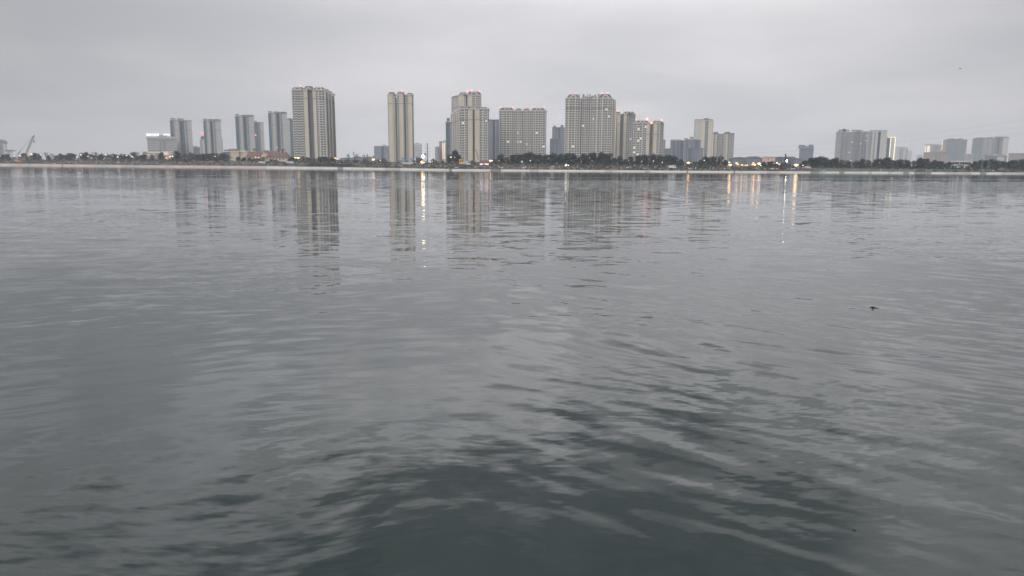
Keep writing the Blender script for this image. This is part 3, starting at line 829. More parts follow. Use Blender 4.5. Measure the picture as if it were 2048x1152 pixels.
def hotel():
    t = tower('hotel', 'pale hotel with white glowing letters along its roof', 1450, 274.5,
              [(293.5, 317.5, 0, 0, 'nnnnnnnn', 'stone'), (317.5, 330, -1, -1, 'D.D', 'grey'), (330, 352, 0, 0, 'nnnnnnn', 'stone')], fh=3.3, roofs=[('box', 315, 330, 270.5)], lit=.01, cat='hotel', cap=100)
    ox, oz = t.location.x, t.location.z
    p = MB()
    a, b = P(293.5, 274.5, 1448), P(352, 279.8, 1448)
    p.box((a.x - ox - 1, -1.8, b.z - oz), (b.x - ox + 1, -.2, a.z - oz - .3), 'grey')
    p.build('parapet', t)
    # character strokes on a 4 x 4 cell: each a (x0,y0,x1,y1) bar
    G = {
        'a': [(0, 0, 4, .7), (0, 3.3, 4, 4), (0, 0, .7, 4), (3.3, 0, 4, 4), (1, 1.7, 3, 2.3), (1.7, .7, 2.3, 3.3)],
        'b': [(0, 2.9, 1.6, 3.5), (.5, 0, 1.1, 4), (2, .2, 2.6, 3.8), (2, 3.2, 4, 3.8), (3.4, .2, 4, 3.8), (2, 1.7, 4, 2.2)],
        'c': [(0, 3.3, 4, 4), (.4, 0, 1, 3.3), (3, 0, 3.6, 3.3), (1, 1.8, 3, 2.3), (0, 0, 1.6, .5)],
        'd': [(1.7, 0, 2.3, 4), (.3, 1.3, 3.7, 1.9), (.3, 2.9, 3.7, 3.4), (.3, 1.3, .8, 3.4), (3.2, 1.3, 3.7, 3.4)],
        'e': [(0, 3.4, 4, 4), (0, 0, .6, 4), (0, 0, 4, .6), (1.2, 2.3, 3.6, 2.8), (2.1, 1, 2.6, 3.2), (1, 1.3, 3.8, 1.7)],
        'f': [(0, 0, .6, 4), (.6, 3.2, 1.4, 3.8), (1.8, 3.2, 4, 3.7), (2, 2.2, 3.8, 2.6), (1.8, 1.3, 4, 1.8), (2.2, 0, 2.7, 1.3), (3.2, 0, 3.7, 1.3), (3.4, 0, 4, .4)],
        'g': [(0, 3, 1.7, 3.5), (.6, 0, 1.1, 4), (2, 2.2, 4, 2.8), (2.8, 0, 3.4, 4), (2, 0, 4, .5)],
    }
    def char(px0, px1, py0, py1, key):
        q0, q1 = P(px0, py1, 1449), P(px1, py0, 1449)
        sx, sz = (q1.x - q0.x) / 4, (q1.z - q0.z) / 4
        c = MB()
        if key == 'p':      # two legs meeting at the top
            for s in (-1, 1):
                c.tube((2 * sx, 0, 4 * sz), ((2 + 1.9 * s) * sx, 0, 0), .5, 'g_cool', n=4)
        else:
            for x0, y0, x1, y1 in G[key]:
                c.box((x0 * sx, -.2, y0 * sz), (x1 * sx, .2, y1 * sz), 'g_cool')
        c.tube((2 * sx, .4, -1.2), (2 * sx, .4, 4 * sz), .15, 'dark')
        c.build('roof_letter', t, (q0.x - ox, -.6, q0.z - oz))
    for i, k in enumerate('abcdefe'):
        char(293 + i * 3.6, 293 + i * 3.6 + 3.1, 267.3, 271.3, k)
    for px, k in ((327, 'g'), (331.5, 'd'), (336, 'p')):
        char(px, px + 3.3, 267.3, 271.3, k)
hotel()

t = tower('shopping_podium', 'low shopping building with glowing shopfront bands below the hotel', 980, 303.5, [(285, 293, 2, 2, '_', 'grey'), (293, 322, 0, 0, '_', 'brown'), (322, 342, 2, 2, '_', 'pink')], roofs=[('box', 296, 318, 300.5, 3, 'greyroof')], fh=4, lit=0, cat='shopping centre', cornice=True)
for y0, y1, x0, x1 in ((304.6, 305.8, 294, 320), (308.3, 309.4, 293, 308), (311.2, 312, 294, 304), (304.2, 310, 327, 334)):
    mb = MB(); a, b = P(x0, y1, 978), P(x1, y0, 978)
    mb.box((a.x - t.location.x, -.7, a.z - t.location.z), (b.x - t.location.x, -.3 + (2.4 if x0 > 325 else 0), b.z - t.location.z), 'g_podium')
    mb.build('lit_shopfront', t)

# --- edge of the frame, left
tower('domed_building', 'grey building with a shallow dome cut off by the left edge of the picture', 1500, 286.5, [(-14, 2, 0, 0, '_D', 'grey'), (2, 13, 1, 1, 'D_D', 'stone')], roofs=[('dome', -10, 9.5, 278.8, 2, 'greyroof')], lit=0, cat='building', eavemat='greyroof')
tower('domed_building', 'smaller pale building with a shallow curved roof, second from the left edge', 1480, 302.3, [(10, 25.3, 0, 0, '_n_', 'stone')], roofs=[('dome', 9.4, 25.8, 299.5, 0, 'greyroof')], lit=0, cat='building', eavemat='greyroof')

# --- slim and distant blocks in the middle
tower('apartment_block', 'blue-grey block in the haze left of the slim beige tower', 1700, 292, [(748, 762, 0, 0, '.DD.', 'bluegrey'), (762, 768, 2, 2, 'G', 'bluegrey'), (768, 780, 0, 0, 'D.D', 'bluegrey')], roofs=[('box', 765, 771, 289.3)], lit=.0, cat='building')
tower('office_building', 'white office building with dark horizontal window bands right of the slim tower', 1500, 287.6, [(827.5, 844, 0, 0, '_', 'white')], roofs=[('box', 831, 836, 285.6)], lit=0, cat='office building', cornice=True)
root = bpy.data.objects['office_building.001']
for i in range(8):
    mb = MB(); a, b = P(828, 291 + i * 3.1, 1499), P(843.6, 292.3 + i * 3.1, 1499)
    mb.box((a.x - root.location.x, -.3, b.z - root.location.z), (b.x - root.location.x, .2, a.z - root.location.z), 'recess'); mb.build('window_band', root)
tower('apartment_block', 'grey block behind the great tree, left of the one with orange strips', 1500, 293.4, [(870, 878.5, 0, 0, '_n', 'brown')], lit=0, cat='building')
t = tower('apartment_block', 'beige block lit by glowing orange vertical strips', 1520, 282.8, [(878, 884.8, 0, 0, '_', 'brown'), (884.8, 891.5, 0, 0, '_', 'stone')], roofs=[('box', 887, 891.5, 280.5)], lit=0, cat='building')
strips(t, [(885.6, 286, 318, 1.1), (888.9, 286, 318, .8)], 'g_strip', 'light_strip', 'glowing orange strip')
tower('apartment_tower', 'dark slate tower edge showing left of the stepped beige pair', 1230, 243, [(891.3, 902, 2, 0, 'G.', 'slate')], roofs=[('box', 893.5, 899, 235.8, 0, 'slate')], lit=0)
tower('apartment_tower', 'slate-grey twin tower filling the gap between the stepped pair and the slab block', 1300, 239.5,
      [(974, 986.2, 0, 0, '_D', 'bluegrey'), (986.2, 989.6, 8, 8, '.', 'slate'), (989.6, 1001, 0, 0, 'D_', 'slate')], lit=0, eavemat='greyroof')
tower('apartment_tower', 'stepped blue-grey tower in the gap left of the broadest pale block', 1350, 255,
      [(1104.5, 1112, 0, 0, '_D', 'bluegrey'), (1112, 1121, 3, 3, 'D.', 'slate'), (1121, 1132, 0, 0, '_D', 'bluegrey')], roofs=[('box', 1107, 1112, 251.2, 0, 'bluegrey'), ('box', 1121.5, 1127, 249.8, 0, 'bluegrey')], lit=0.0, eavemat='greyroof')
tower('apartment_block', 'dark lower block at the foot of the stepped blue-grey tower', 1290, 278, [(1100, 1108, 0, 0, 'n_', 'slate'), (1108, 1120, 1, 1, 'D_D', 'slate')], lit=0.0, cat='building', eavemat='greyroof')

# --- right of the riverside group
tower('apartment_block', 'thin grey block just right of the lowest beige tower', 1350, 279.5, [(1325, 1331, 0, 0, 'D', 'slate')], lit=0, cat='building')
tower('apartment_block', 'small grey block beneath the gap right of the lowest beige tower', 1300, 297, [(1330, 1343, 0, 0, 'n_D', 'bluegrey')], lit=0, cat='building')
tower('apartment_block', 'blue-grey block with pale end walls, left half of the pair by the tan tower', 1270, 280.5, [(1341, 1350, 0, 0, 'D.', 'slate'), (1350, 1358, -1, -1, '_n', 'bluegrey'), (1358, 1368.5, 0, 0, 'D_', 'slate')], roofs=[('box', 1343, 1362, 278.8, 1, 'slate')], lit=0, cat='building', band=(.6,))
tower('apartment_block', 'blue-grey block with stepped roof in front of the tan tower', 1250, 278.6, [(1369, 1376, 0, 0, 'D.', 'slate'), (1376, 1386, -1, -1, '_D', 'bluegrey'), (1386, 1402, 0, 0, 'D_D', 'slate')], roofs=[('box', 1370, 1376, 276.3, 0, 'slate'), ('box', 1381, 1387, 273.6, 0, 'grey')], lit=0, cat='building', band=(.6,))
tower('apartment_block', 'nearest low blue-grey block with a flat dark roofline, left of the dark tree clump', 1120, 297, [(1373, 1387, 0, 0, 'D_D', 'slate'), (1387, 1407, 1, 1, '_DD', 'bluegrey')], lit=0, cat='building', eavemat='greyroof')
tower('apartment_tower', 'tall tan tower standing alone on the right with one blue window strip', 1450, 241, [(1388.6, 1392, 5, 1, '.', 'stone'), (1392, 1404, 0, 0, '_s_', 'stone'), (1404, 1411, -1, -1, '_', 'tan'), (1411, 1417.3, 1, 1, 'B', 'bluegrey'), (1417.3, 1427.6, 0, 0, '_s', 'tan')],
      roofs=[('box', 1391, 1408, 238.6, 0, 'greyroof'), ('box', 1409, 1418, 236.2, 0, 'greyroof'), ('box', 1418, 1426.5, 238.4, 0, 'greyroof')], lit=.0, cap=60)
tower('apartment_tower', 'pale block with a wavy roof just right of the tall tan tower', 1500, 268, [(1427, 1430.5, 1, 1, 'W', 'tan'), (1430.5, 1434.5, 0, 0, '_', 'tan'), (1434.5, 1449, 1, 1, 'WnnW', 'stone'), (1449, 1456, 0, 0, 'B_', 'tan'), (1456, 1469, 1, 1, 'WnWn', 'stone')],
      roofs=[('dome', 1427.5, 1437, 263.2, 0, 'greyroof'), ('dome', 1449.5, 1462, 263.2, 0, 'greyroof'), ('dome', 1462.5, 1469, 265.8, 0, 'slate')], lit=.0, cap=100, cornice=True, eavemat='greyroof')
tower('office_tower', 'squat grey tower with a flared top floor standing alone above the long sheds', 1300, 296.5, [(1599, 1627.5, 0, 0, '_s_s_', 'bluegrey')], roofs=[('box', 1598, 1628.6, 293.6, -3, 'grey'), ('box', 1600, 1610, 289.6, 0, 'bluegrey'), ('box', 1620, 1627, 289.4, 0, 'bluegrey'), ('box', 1612, 1618, 292, 0, 'bluegrey')], lit=.0, cat='office tower', cornice=False)
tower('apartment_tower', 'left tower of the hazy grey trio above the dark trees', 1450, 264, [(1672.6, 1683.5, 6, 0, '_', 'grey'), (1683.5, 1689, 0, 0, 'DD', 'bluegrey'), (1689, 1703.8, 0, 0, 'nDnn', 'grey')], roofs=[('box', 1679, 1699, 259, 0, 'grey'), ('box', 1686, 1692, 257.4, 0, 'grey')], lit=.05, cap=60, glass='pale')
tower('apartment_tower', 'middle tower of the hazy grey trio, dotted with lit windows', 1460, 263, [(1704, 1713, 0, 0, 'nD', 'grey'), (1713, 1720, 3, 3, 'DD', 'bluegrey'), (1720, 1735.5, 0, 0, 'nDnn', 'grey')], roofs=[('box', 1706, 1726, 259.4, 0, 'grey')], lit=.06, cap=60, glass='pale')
tower('apartment_tower', 'right tower of the hazy grey trio, with a broad blue glass strip', 1450, 263, [(1736, 1745, 0, 0, '_D', 'grey'), (1745, 1757, 1, 1, '_D_', 'stone'), (1757, 1762, 4, 4, 'G', 'teal'), (1762, 1774.6, 0, 0, '__', 'stone')], roofs=[('box', 1742, 1765, 260.2, 0, 'grey'), ('box', 1767.5, 1775, 260.2, 0, 'grey')], lit=.0)
t = tower('office_tower', 'tower outlined in glowing gold edge lighting right of the hazy trio', 1700, 275, [(1774, 1781, 1, 1, 'G', 'bluegrey'), (1781, 1791.6, 0, 0, '__', 'stone')], roofs=[('box', 1777, 1786, 272.6, 0, 'stone')], lit=0, cat='office tower')
strips(t, [(1782, 275, 330, 1.2), (1791, 274.6, 325, 1.2)], 'g_gold', 'edge_light', 'glowing gold edge strip')
mb = MB(); a, b = P(1775.5, 274.8, 1699), P(1791.6, 273.9, 1699); mb.box((a.x - t.location.x, -1, a.z - t.location.z), (b.x - t.location.x, -.3, b.z - t.location.z), 'g_gold'); mb.build('edge_light', t)
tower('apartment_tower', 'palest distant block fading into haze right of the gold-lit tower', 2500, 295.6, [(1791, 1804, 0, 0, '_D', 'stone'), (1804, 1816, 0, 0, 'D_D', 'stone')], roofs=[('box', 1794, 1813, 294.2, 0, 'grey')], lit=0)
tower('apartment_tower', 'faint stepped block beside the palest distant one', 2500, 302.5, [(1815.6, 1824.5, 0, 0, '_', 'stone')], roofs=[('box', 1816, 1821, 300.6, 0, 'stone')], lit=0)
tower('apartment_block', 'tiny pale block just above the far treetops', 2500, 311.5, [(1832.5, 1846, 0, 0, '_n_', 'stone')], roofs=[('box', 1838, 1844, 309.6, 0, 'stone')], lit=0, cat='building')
t = tower('apartment_tower', 'hazy tower with glowing orange strips at its left corner', 2300, 290, [(1850.6, 1861.5, 0, 0, '_', 'stone'), (1861.5, 1884, 0, 0, '_DD_', 'grey')], roofs=[('box', 1853, 1882, 288.4, 0, 'grey')], lit=0)
strips(t, [(1851.8, 291.5, 306, 1.6), (1856.5, 291.5, 305, 3.0), (1859.5, 291.5, 305, 1.5)], 'g_strip', 'light_strip', 'glowing orange strip')
tower('apartment_block', 'long low tan building with dark vertical openings at the foot of the hazy towers', 1500, 305.3, [(1847.4, 1871, 0, 0, '_', 'brown'), (1871, 1882, 0, 0, 'D.D', 'brown'), (1882, 1896, 0, 0, '_', 'brown')], lit=0, cat='building', eavemat='greyroof')
t = tower('apartment_tower', 'hazy wavy-roofed tower with a warm lit left edge', 2000, 279.6, [(1885, 1893, 4, 0, '_', 'brown'), (1893, 1934.6, 0, 0, 'D_D_D_D', 'bluegrey')], roofs=[('dome', 1897, 1911, 276.6, 0, 'greyroof'), ('dome', 1914, 1927, 276.8, 0, 'greyroof')], lit=0, eavemat='greyroof')
strips(t, [(1885.6, 279, 301, .8)], 'g_strip', 'light_strip', 'glowing orange strip')
tower('apartment_tower', 'farthest right hazy tower, left part with a curved parapet', 2000, 277.4, [(1945.6, 1968, 3, 0, 'D_D_', 'bluegrey'), (1968, 1989, 0, 0, '_D_D', 'grey')], roofs=[('dome', 1950, 1972, 274.8, 0, 'greyroof'), ('dome', 1972, 1988, 274.6, 0, 'greyroof')], lit=0, eavemat='greyroof')
tower('apartment_tower', 'farthest right hazy tower, right part with a pale end wall', 2010, 275.2, [(1989.4, 2007, 0, 0, 'DGD', 'bluegrey'), (2007, 2018.6, 0, 0, '__', 'stone')], roofs=[('box', 1992, 2016, 273.4, 0, 'greyroof')], lit=0, eavemat='greyroof')
tower('warehouse', 'dark-roofed warehouse half hidden by trees below the farthest right tower', 1350, 312.5, [(1970, 1995, 0, 0, '_', 'bluegrey'), (1995, 2015, 1, 1, '_n', 'stone')], roofs=[('mansard', 1971, 2012, 308.6, 0, 'greyroof')], lit=0, cat='warehouse', eavemat='greyroof')
tower('warehouse', 'long dark flat-roofed building cut off by the right edge of the picture', 1400, 307.4, [(2017.6, 2110, 0, 0, '_', 'brown')], lit=0, cat='warehouse', eavemat='greyroof')
tower('apartment_block', 'grey block between the two hazy wavy-roofed towers', 1900, 308, [(1930, 1948, 0, 0, '_D_', 'grey')], lit=0, cat='building')

# white balconied building among trees at the right
tower('riverside_house', 'low white building with open galleries among the dark trees on the right', shore(1920) + 150, 323, [(1901.5, 1920, 0, 0, 'BBBB', 'white'), (1920, 1944, 1, 1, 'BBBBB', 'white')], fh=3.0, lit=0, depth=10, cat='building', cap=60)

# --- low buildings behind the right bank
def shed(px0, px1, wall_top, peak, Y, label, wm='bluegrey', rm='slate', arch=True):
    pxm = (px0 + px1) / 2; base = landz(pxm, 110)
    root = empty('storage_shed', (X_at(pxm, Y), Y, base), label, 'shed')
    ox = root.location.x
    x0, x1 = X_at(px0, Y) - ox, X_at(px1, Y) - ox
    h, hp = P(pxm, wall_top, Y).z - base, P(pxm, peak, Y).z - base
    mb = MB(); mb.box((x0, 0, -3), (x1, 22, h), wm)
    for i in range(int((x1 - x0) / 7)): mb.box((x0 + 3 + i * 7, -.25, -1), (x0 + 3.5 + i * 7, .1, h - .3), 'grey')
    mb.build('wall', root)
    rb = MB(); n = 10
    for i in range(n):
        ta, tb = i / n, (i + 1) / n
        f = (lambda t: math.sin(math.pi * t)) if arch else (lambda t: 1 - abs(2 * t - 1))
        xa, xb = x0 - .6 + (x1 - x0 + 1.2) * ta, x0 - .6 + (x1 - x0 + 1.2) * tb
        za, zb = h + (hp - h) * f(ta), h + (hp - h) * f(tb)
        rb.face([(xa, -.8, za), (xb, -.8, zb), (xb, 23, zb), (xa, 23, za)], rm)
        rb.face([(xa, -.8, h - .3), (xb, -.8, h - .3), (xb, -.8, zb), (xa, -.8, za)], rm)
    rb.build('roof', root)
    wb = MB()
    for i in range(int((x1 - x0) / 5)):
        w = MB(); w.box((x0 + 2 + i * 5, -.12, h * .45), (x0 + 4.2 + i * 5, .1, h * .45 + 1.4), 'glass2'); w.build('window', root)
    return root
shed(1466, 1495, 317, 314, 1050, 'grey shed with a low arched roof, first of the row right of the wavy-roofed block', 'bluegrey')
shed(1494, 1525, 317, 312.6, 1020, 'grey shed with a wide arched roof left of the pink building', 'bluegrey')
shed(1550, 1572, 316, 313.4, 1040, 'dark shed just right of the pink building', 'slate')
shed(1572, 1592, 316, 313, 1060, 'arched dark shed behind the tall black mast', 'slate')
shed(1588, 1603, 318, 316.5, 1030, 'small grey shed at the foot of the squat flared tower', 'bluegrey')
tower('market_hall', 'pink warmly lit building among the grey sheds', 1000, 313.8, [(1525.2, 1531, 0, 0, '_', 'pink'), (1531, 1550.6, 1, 1, '_n_n_', 'pink')], lit=0, cat='building', fh=4)  # pink wall colour stands in for the pink light on this building
shed(680, 705, 317, 315, 1400, 'low grey house in the haze just right of the tallest tower', 'bluegrey', 'slate', False)
shed(703, 727, 316, 312.5, 1380, 'low grey house behind the big bare tree', 'bluegrey', 'slate', False)
shed(726, 746, 316, 313, 1390, 'low grey house left of the hazy blue-grey block', 'slate', 'slate', False)
shed(826, 838, 322, 320, 720, 'small white site hut at the foot of the slim tower', 'white', 'grey', False)
shed(867, 879, 326, 324.6, 640, 'small white hut with a flat roof left of the great dark tree', 'white', 'grey', False)
shed(806, 824, 324.2, 323, 640, 'long white site cabin behind the blue gantry', 'white', 'grey', False)


# --- cream hall and red-roofed villa complex
def hall():
    Y = 800
    t = tower('village_hall', 'cream hall with a flat red roof band left of the red-roofed villa', Y, 303, [(446.5, 460, 6, 6, '_', 'bluegrey'), (460, 477.4, 0, 0, 's_s_s', 'cream'), (477.4, 494.5, 3, 3, '_s_', 'cream')],
              roofs=[('mansard', 460, 477.3, 299.2), ('box', 457, 471, 297.4, 6, 'grey'), ('box', 477.6, 490, 300.8, 3, 'cream'), ('box', 447, 459.5, 299.3, 6, 'bluegrey')], lit=0, cat='hall', cornice=True, fh=4)
hall()


def villa():
    Y = 780
    base = landz(535, 110)
    root = empty('red_roofed_villa', (X_at(535, Y), Y, base), 'sprawling villa with steep red tiled roofs, dormers and an arched gateway', 'villa')
    ox = root.location.x
    X = lambda px: X_at(px, Y) - ox
    Z = lambda py: P(535, py, Y).z - base
    def wing(px0, px1, we, re, ins=.12, wm='cream', dy=0.0, dep=14):
        mb = MB(); mb.box((X(px0), dy, -2), (X(px1), dy + dep, Z(we)), wm); mb.build('wall', root)
        i = (X(px1) - X(px0)) * ins
        rb = MB()
        rb.prism([(X(px0) - .8, dy - .8), (X(px1) + .8, dy - .8), (X(px1) + .8, dy + dep + .8), (X(px0) - .8, dy + dep + .8)], Z(we), Z(re), 'tile',
                 top=[(X(px0) + i, dy + dep * .42), (X(px1) - i, dy + dep * .42), (X(px1) - i, dy + dep * .58), (X(px0) + i, dy + dep * .58)])
        rb.build('roof', root)
    wing(493, 524, 314.6, 303.6)
    wing(512, 526, 315, 306.4, .1, dy=-1.5, dep=8)
    wing(533, 575, 315.5, 304, .14)
    wing(534, 552, 307, 301.2, .05, 'pink', dy=6)
    wing(521, 531, 304.6, 300.2, .1, 'pink', dy=8, dep=8)
    # small windows and arcade
    for px in (497, 502, 507, 541, 547, 553, 560, 567):
        w = MB(); w.box((X(px) - .6, -.15, Z(319.5)), (X(px) + .6, .1, Z(316.6)), 'glass'); w.build('window', root)
    for px in (537, 540.5, 545, 548.5, 540, 553.5):
        d = MB(); x = X(px)
        d.box((x - .7, 1.2, Z(311)), (x + .7, 5, Z(308.2)), 'cream')
        d.face([(x - .9, 1.1, Z(308.2)), (x + .9, 1.1, Z(308.2)), (x, 1.1, Z(306.9))], 'tile')
        d.box((x - .35, 1.05, Z(310.5)), (x + .35, 1.3, Z(308.6)), 'glass')
        d.build('dormer', root)
    # arched gateway
    a = MB(); x0, x1, zt = X(525), X(533.5), Z(312.5)
    ow = .34 * (x1 - x0); cx = (x0 + x1) / 2; zs = Z(317)
    a.box((x0, -3, -2), (cx - ow, 1, zs), 'cream'); a.box((cx + ow, -3, -2), (x1, 1, zs), 'cream')
    n = 8
    for i in range(n):
        ta, tb = math.pi * i / n, math.pi * (i + 1) / n
        pa = (cx + ow * math.cos(ta), zs + ow * 1.2 * math.sin(ta)); pb = (cx + ow * math.cos(tb), zs + ow * 1.2 * math.sin(tb))
        qa = (cx + (x1 - cx) * (1 - 2 * i / n), Z(307.5) - abs(i - n / 2) * .65) ; qb = (cx + (x1 - cx) * (1 - 2 * (i + 1) / n), Z(307.5) - abs(i + 1 - n / 2) * .65)
        a.face([(pa[0], -3, pa[1]), (qa[0], -3, qa[1]), (qb[0], -3, qb[1]), (pb[0], -3, pb[1])], 'cream')
        a.face([(pa[0], -3, pa[1]), (pb[0], -3, pb[1]), (pb[0], 1, pb[1]), (pa[0], 1, pa[1])], 'cream')
        a.face([(qa[0], -3, qa[1]), (qa[0], 1, qa[1]), (qb[0], 1, qb[1]), (qb[0], -3, qb[1])], 'cream')
    a.build('gateway', root)
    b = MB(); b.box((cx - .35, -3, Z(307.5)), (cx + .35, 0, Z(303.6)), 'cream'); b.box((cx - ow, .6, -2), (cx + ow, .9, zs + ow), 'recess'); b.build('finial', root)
    for px, y0, y1, r in ((505, 303.8, 299, .8), (562.7, 304.2, 299.6, 1.9)):
        c = MB(); x = X(px)
        for sx in (-1, 1):
            for sy in (-1, 1): c.box((x + sx * r - .3, 7 + sy * r - .3, Z(y0) - 2), (x + sx * r + .3, 7 + sy * r + .3, Z(y1)), 'cream')
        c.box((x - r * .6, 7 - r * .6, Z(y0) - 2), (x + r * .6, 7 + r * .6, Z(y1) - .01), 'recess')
        rr = r + .7
        c.prism([(x - rr, 7 - rr), (x + rr, 7 - rr), (x + rr, 7 + rr), (x - rr, 7 + rr)], Z(y1), Z(y1 - 3), 'tile', top=[(x - .1, 6.9), (x + .1, 6.9), (x + .1, 7.1), (x - .1, 7.1)])
        c.build('cupola', root)
villa()


# ------------------------------------------------------------------ trees
def crown_mesh(kind, seed):
    rnd = random.Random(seed)
    mb = MB()
    lobes = []
    if kind == 'round':
        for i in range(16):
            a = rnd.uniform(0, 6.28); rr = rnd.uniform(.0, .34); z = .13 + .70 * (i / 15) + rnd.uniform(-.05, .05)
            k = 1.25 if z < .6 else .8
            lobes.append((math.cos(a) * rr * k, math.sin(a) * rr * k, z, rnd.uniform(.17, .25)))
    elif kind == 'cone':
        for i in range(9):
            t = i / 8
            lobes.append((rnd.uniform(-.05, .05) , rnd.uniform(-.05, .05), .14 + .74 * t, .36 * (1 - t) ** .6 + .09))
    else:
        for i in range(12):
            a = rnd.uniform(0, 6.28); rr = rnd.uniform(.0, .4)
            lobes.append((math.cos(a) * rr, math.sin(a) * rr, rnd.uniform(.15, .8), rnd.uniform(.15, .25)))
    per = 150 if kind != 'thin' else 120
    mts = {'round': ['leaf', 'leaf', 'leaf', 'leaf2'], 'cone': ['leaf', 'leaf', 'leaf'], 'thin': ['leaf3', 'leaf3', 'leaf2']}[kind]
    for (lx, ly, lz, lr) in lobes:
        for i in range(per):
            d = Vector((rnd.gauss(0, 1), rnd.gauss(0, 1), rnd.gauss(0, 1))).normalized()
            rr = lr * rnd.uniform(.55, 1.08)
            c = Vector((lx, ly, lz)) + Vector((d.x * rr, d.y * rr, d.z * rr * .85))
            if c.z < .03: continue
            s = rnd.uniform(.018, .040)
            u = (d.orthogonal() + Vector((rnd.uniform(-.6, .6), rnd.uniform(-.6, .6), rnd.uniform(-.6, .6)))).normalized()
            w = d.cross(u).normalized()
            mb.face([c - u * s - w * s * .6, c + u * s - w * s * .5, c + u * s * .8 + w * s * .7, c - u * s * .7 + w * s * .6], rnd.choice(mts))
    return mb.mesh('crown')


def trunk_mesh(seed, bare=False):
    rnd = random.Random(seed)
    mb = MB()
    def grow(p, d, L, r, lev):
        q = p + d * L
        mb.tube(p, q, r, 'bark', r * .62, 4 if lev else 6)
        if lev >= (4 if bare else 1): return
        k = 3 if bare and lev < 4 else 3
        for i in range(k + (1 if lev == 0 else 0)):
            nd = (d + Vector((rnd.uniform(-.85, .85), rnd.uniform(-.85, .85), rnd.uniform(-.1, .5)))).normalized()
            grow(p + d * L * rnd.uniform(.6, 1.0), nd, L * rnd.uniform(.62, .86), r * (.62 if bare else .55), lev + 1)
    if bare: grow(Vector((0, 0, 0)), Vector((0, 0, 1)), .30, .034, 0)
    else: grow(Vector((0, 0, 0)), Vector((rnd.uniform(-.06, .06), 0, 1)).normalized(), .42, .035, 0)
    return mb.mesh('branches' if bare else 'trunk')


CR = {k: [crown_mesh(k, 100 + i * 7 + len(k)) for i in range(n)] for k, n in (('round', 5), ('cone', 1), ('thin', 3))}
TR = [trunk_mesh(i) for i in range(3)]
BT = [trunk_mesh(40 + i, True) for i in range(4)]

ZONES = [(-100, 34, 'below the domed buildings at the left edge'), (34, 130, 'beside the leaning crane'), (130, 260, 'between the crane and the hotel'),
         (260, 345, 'in front of the hotel'), (345, 400, 'at the foot of the first teal tower'), (400, 465, 'at the foot of the second teal tower'),
         (465, 580, 'in front of the red-roofed villa'), (580, 676, 'at the foot of the tallest tower'), (676, 780, 'in the gap left of the slim tower'),
         (780, 890, 'between slim tower and stepped pair'), (890, 990, 'in front of the stepped pair'), (990, 1097, 'in front of the four-gabled slab block'),
         (1097, 1235, 'in front of the broadest pale block'), (1235, 1372, 'below the lowest beige tower'), (1372, 1460, 'below the lone tan tower'),
         (1460, 1600, 'in front of the grey sheds'), (1600, 1668, 'by the squat flared tower'), (1668, 1790, 'below the hazy grey trio'),
         (1790, 1900, 'right of the gold-lit tower'), (1900, 2200, 'below the farthest right towers')]
def zone(px):
    for a, b, t in ZONES:
        if a <= px < b: return t
CNT = {}
def nth(kind, px):
    z = zone(px)
    CNT[(kind, z)] = CNT.get((kind, z), 0) + 1
    return ORD[CNT[(kind, z)] - 1], z


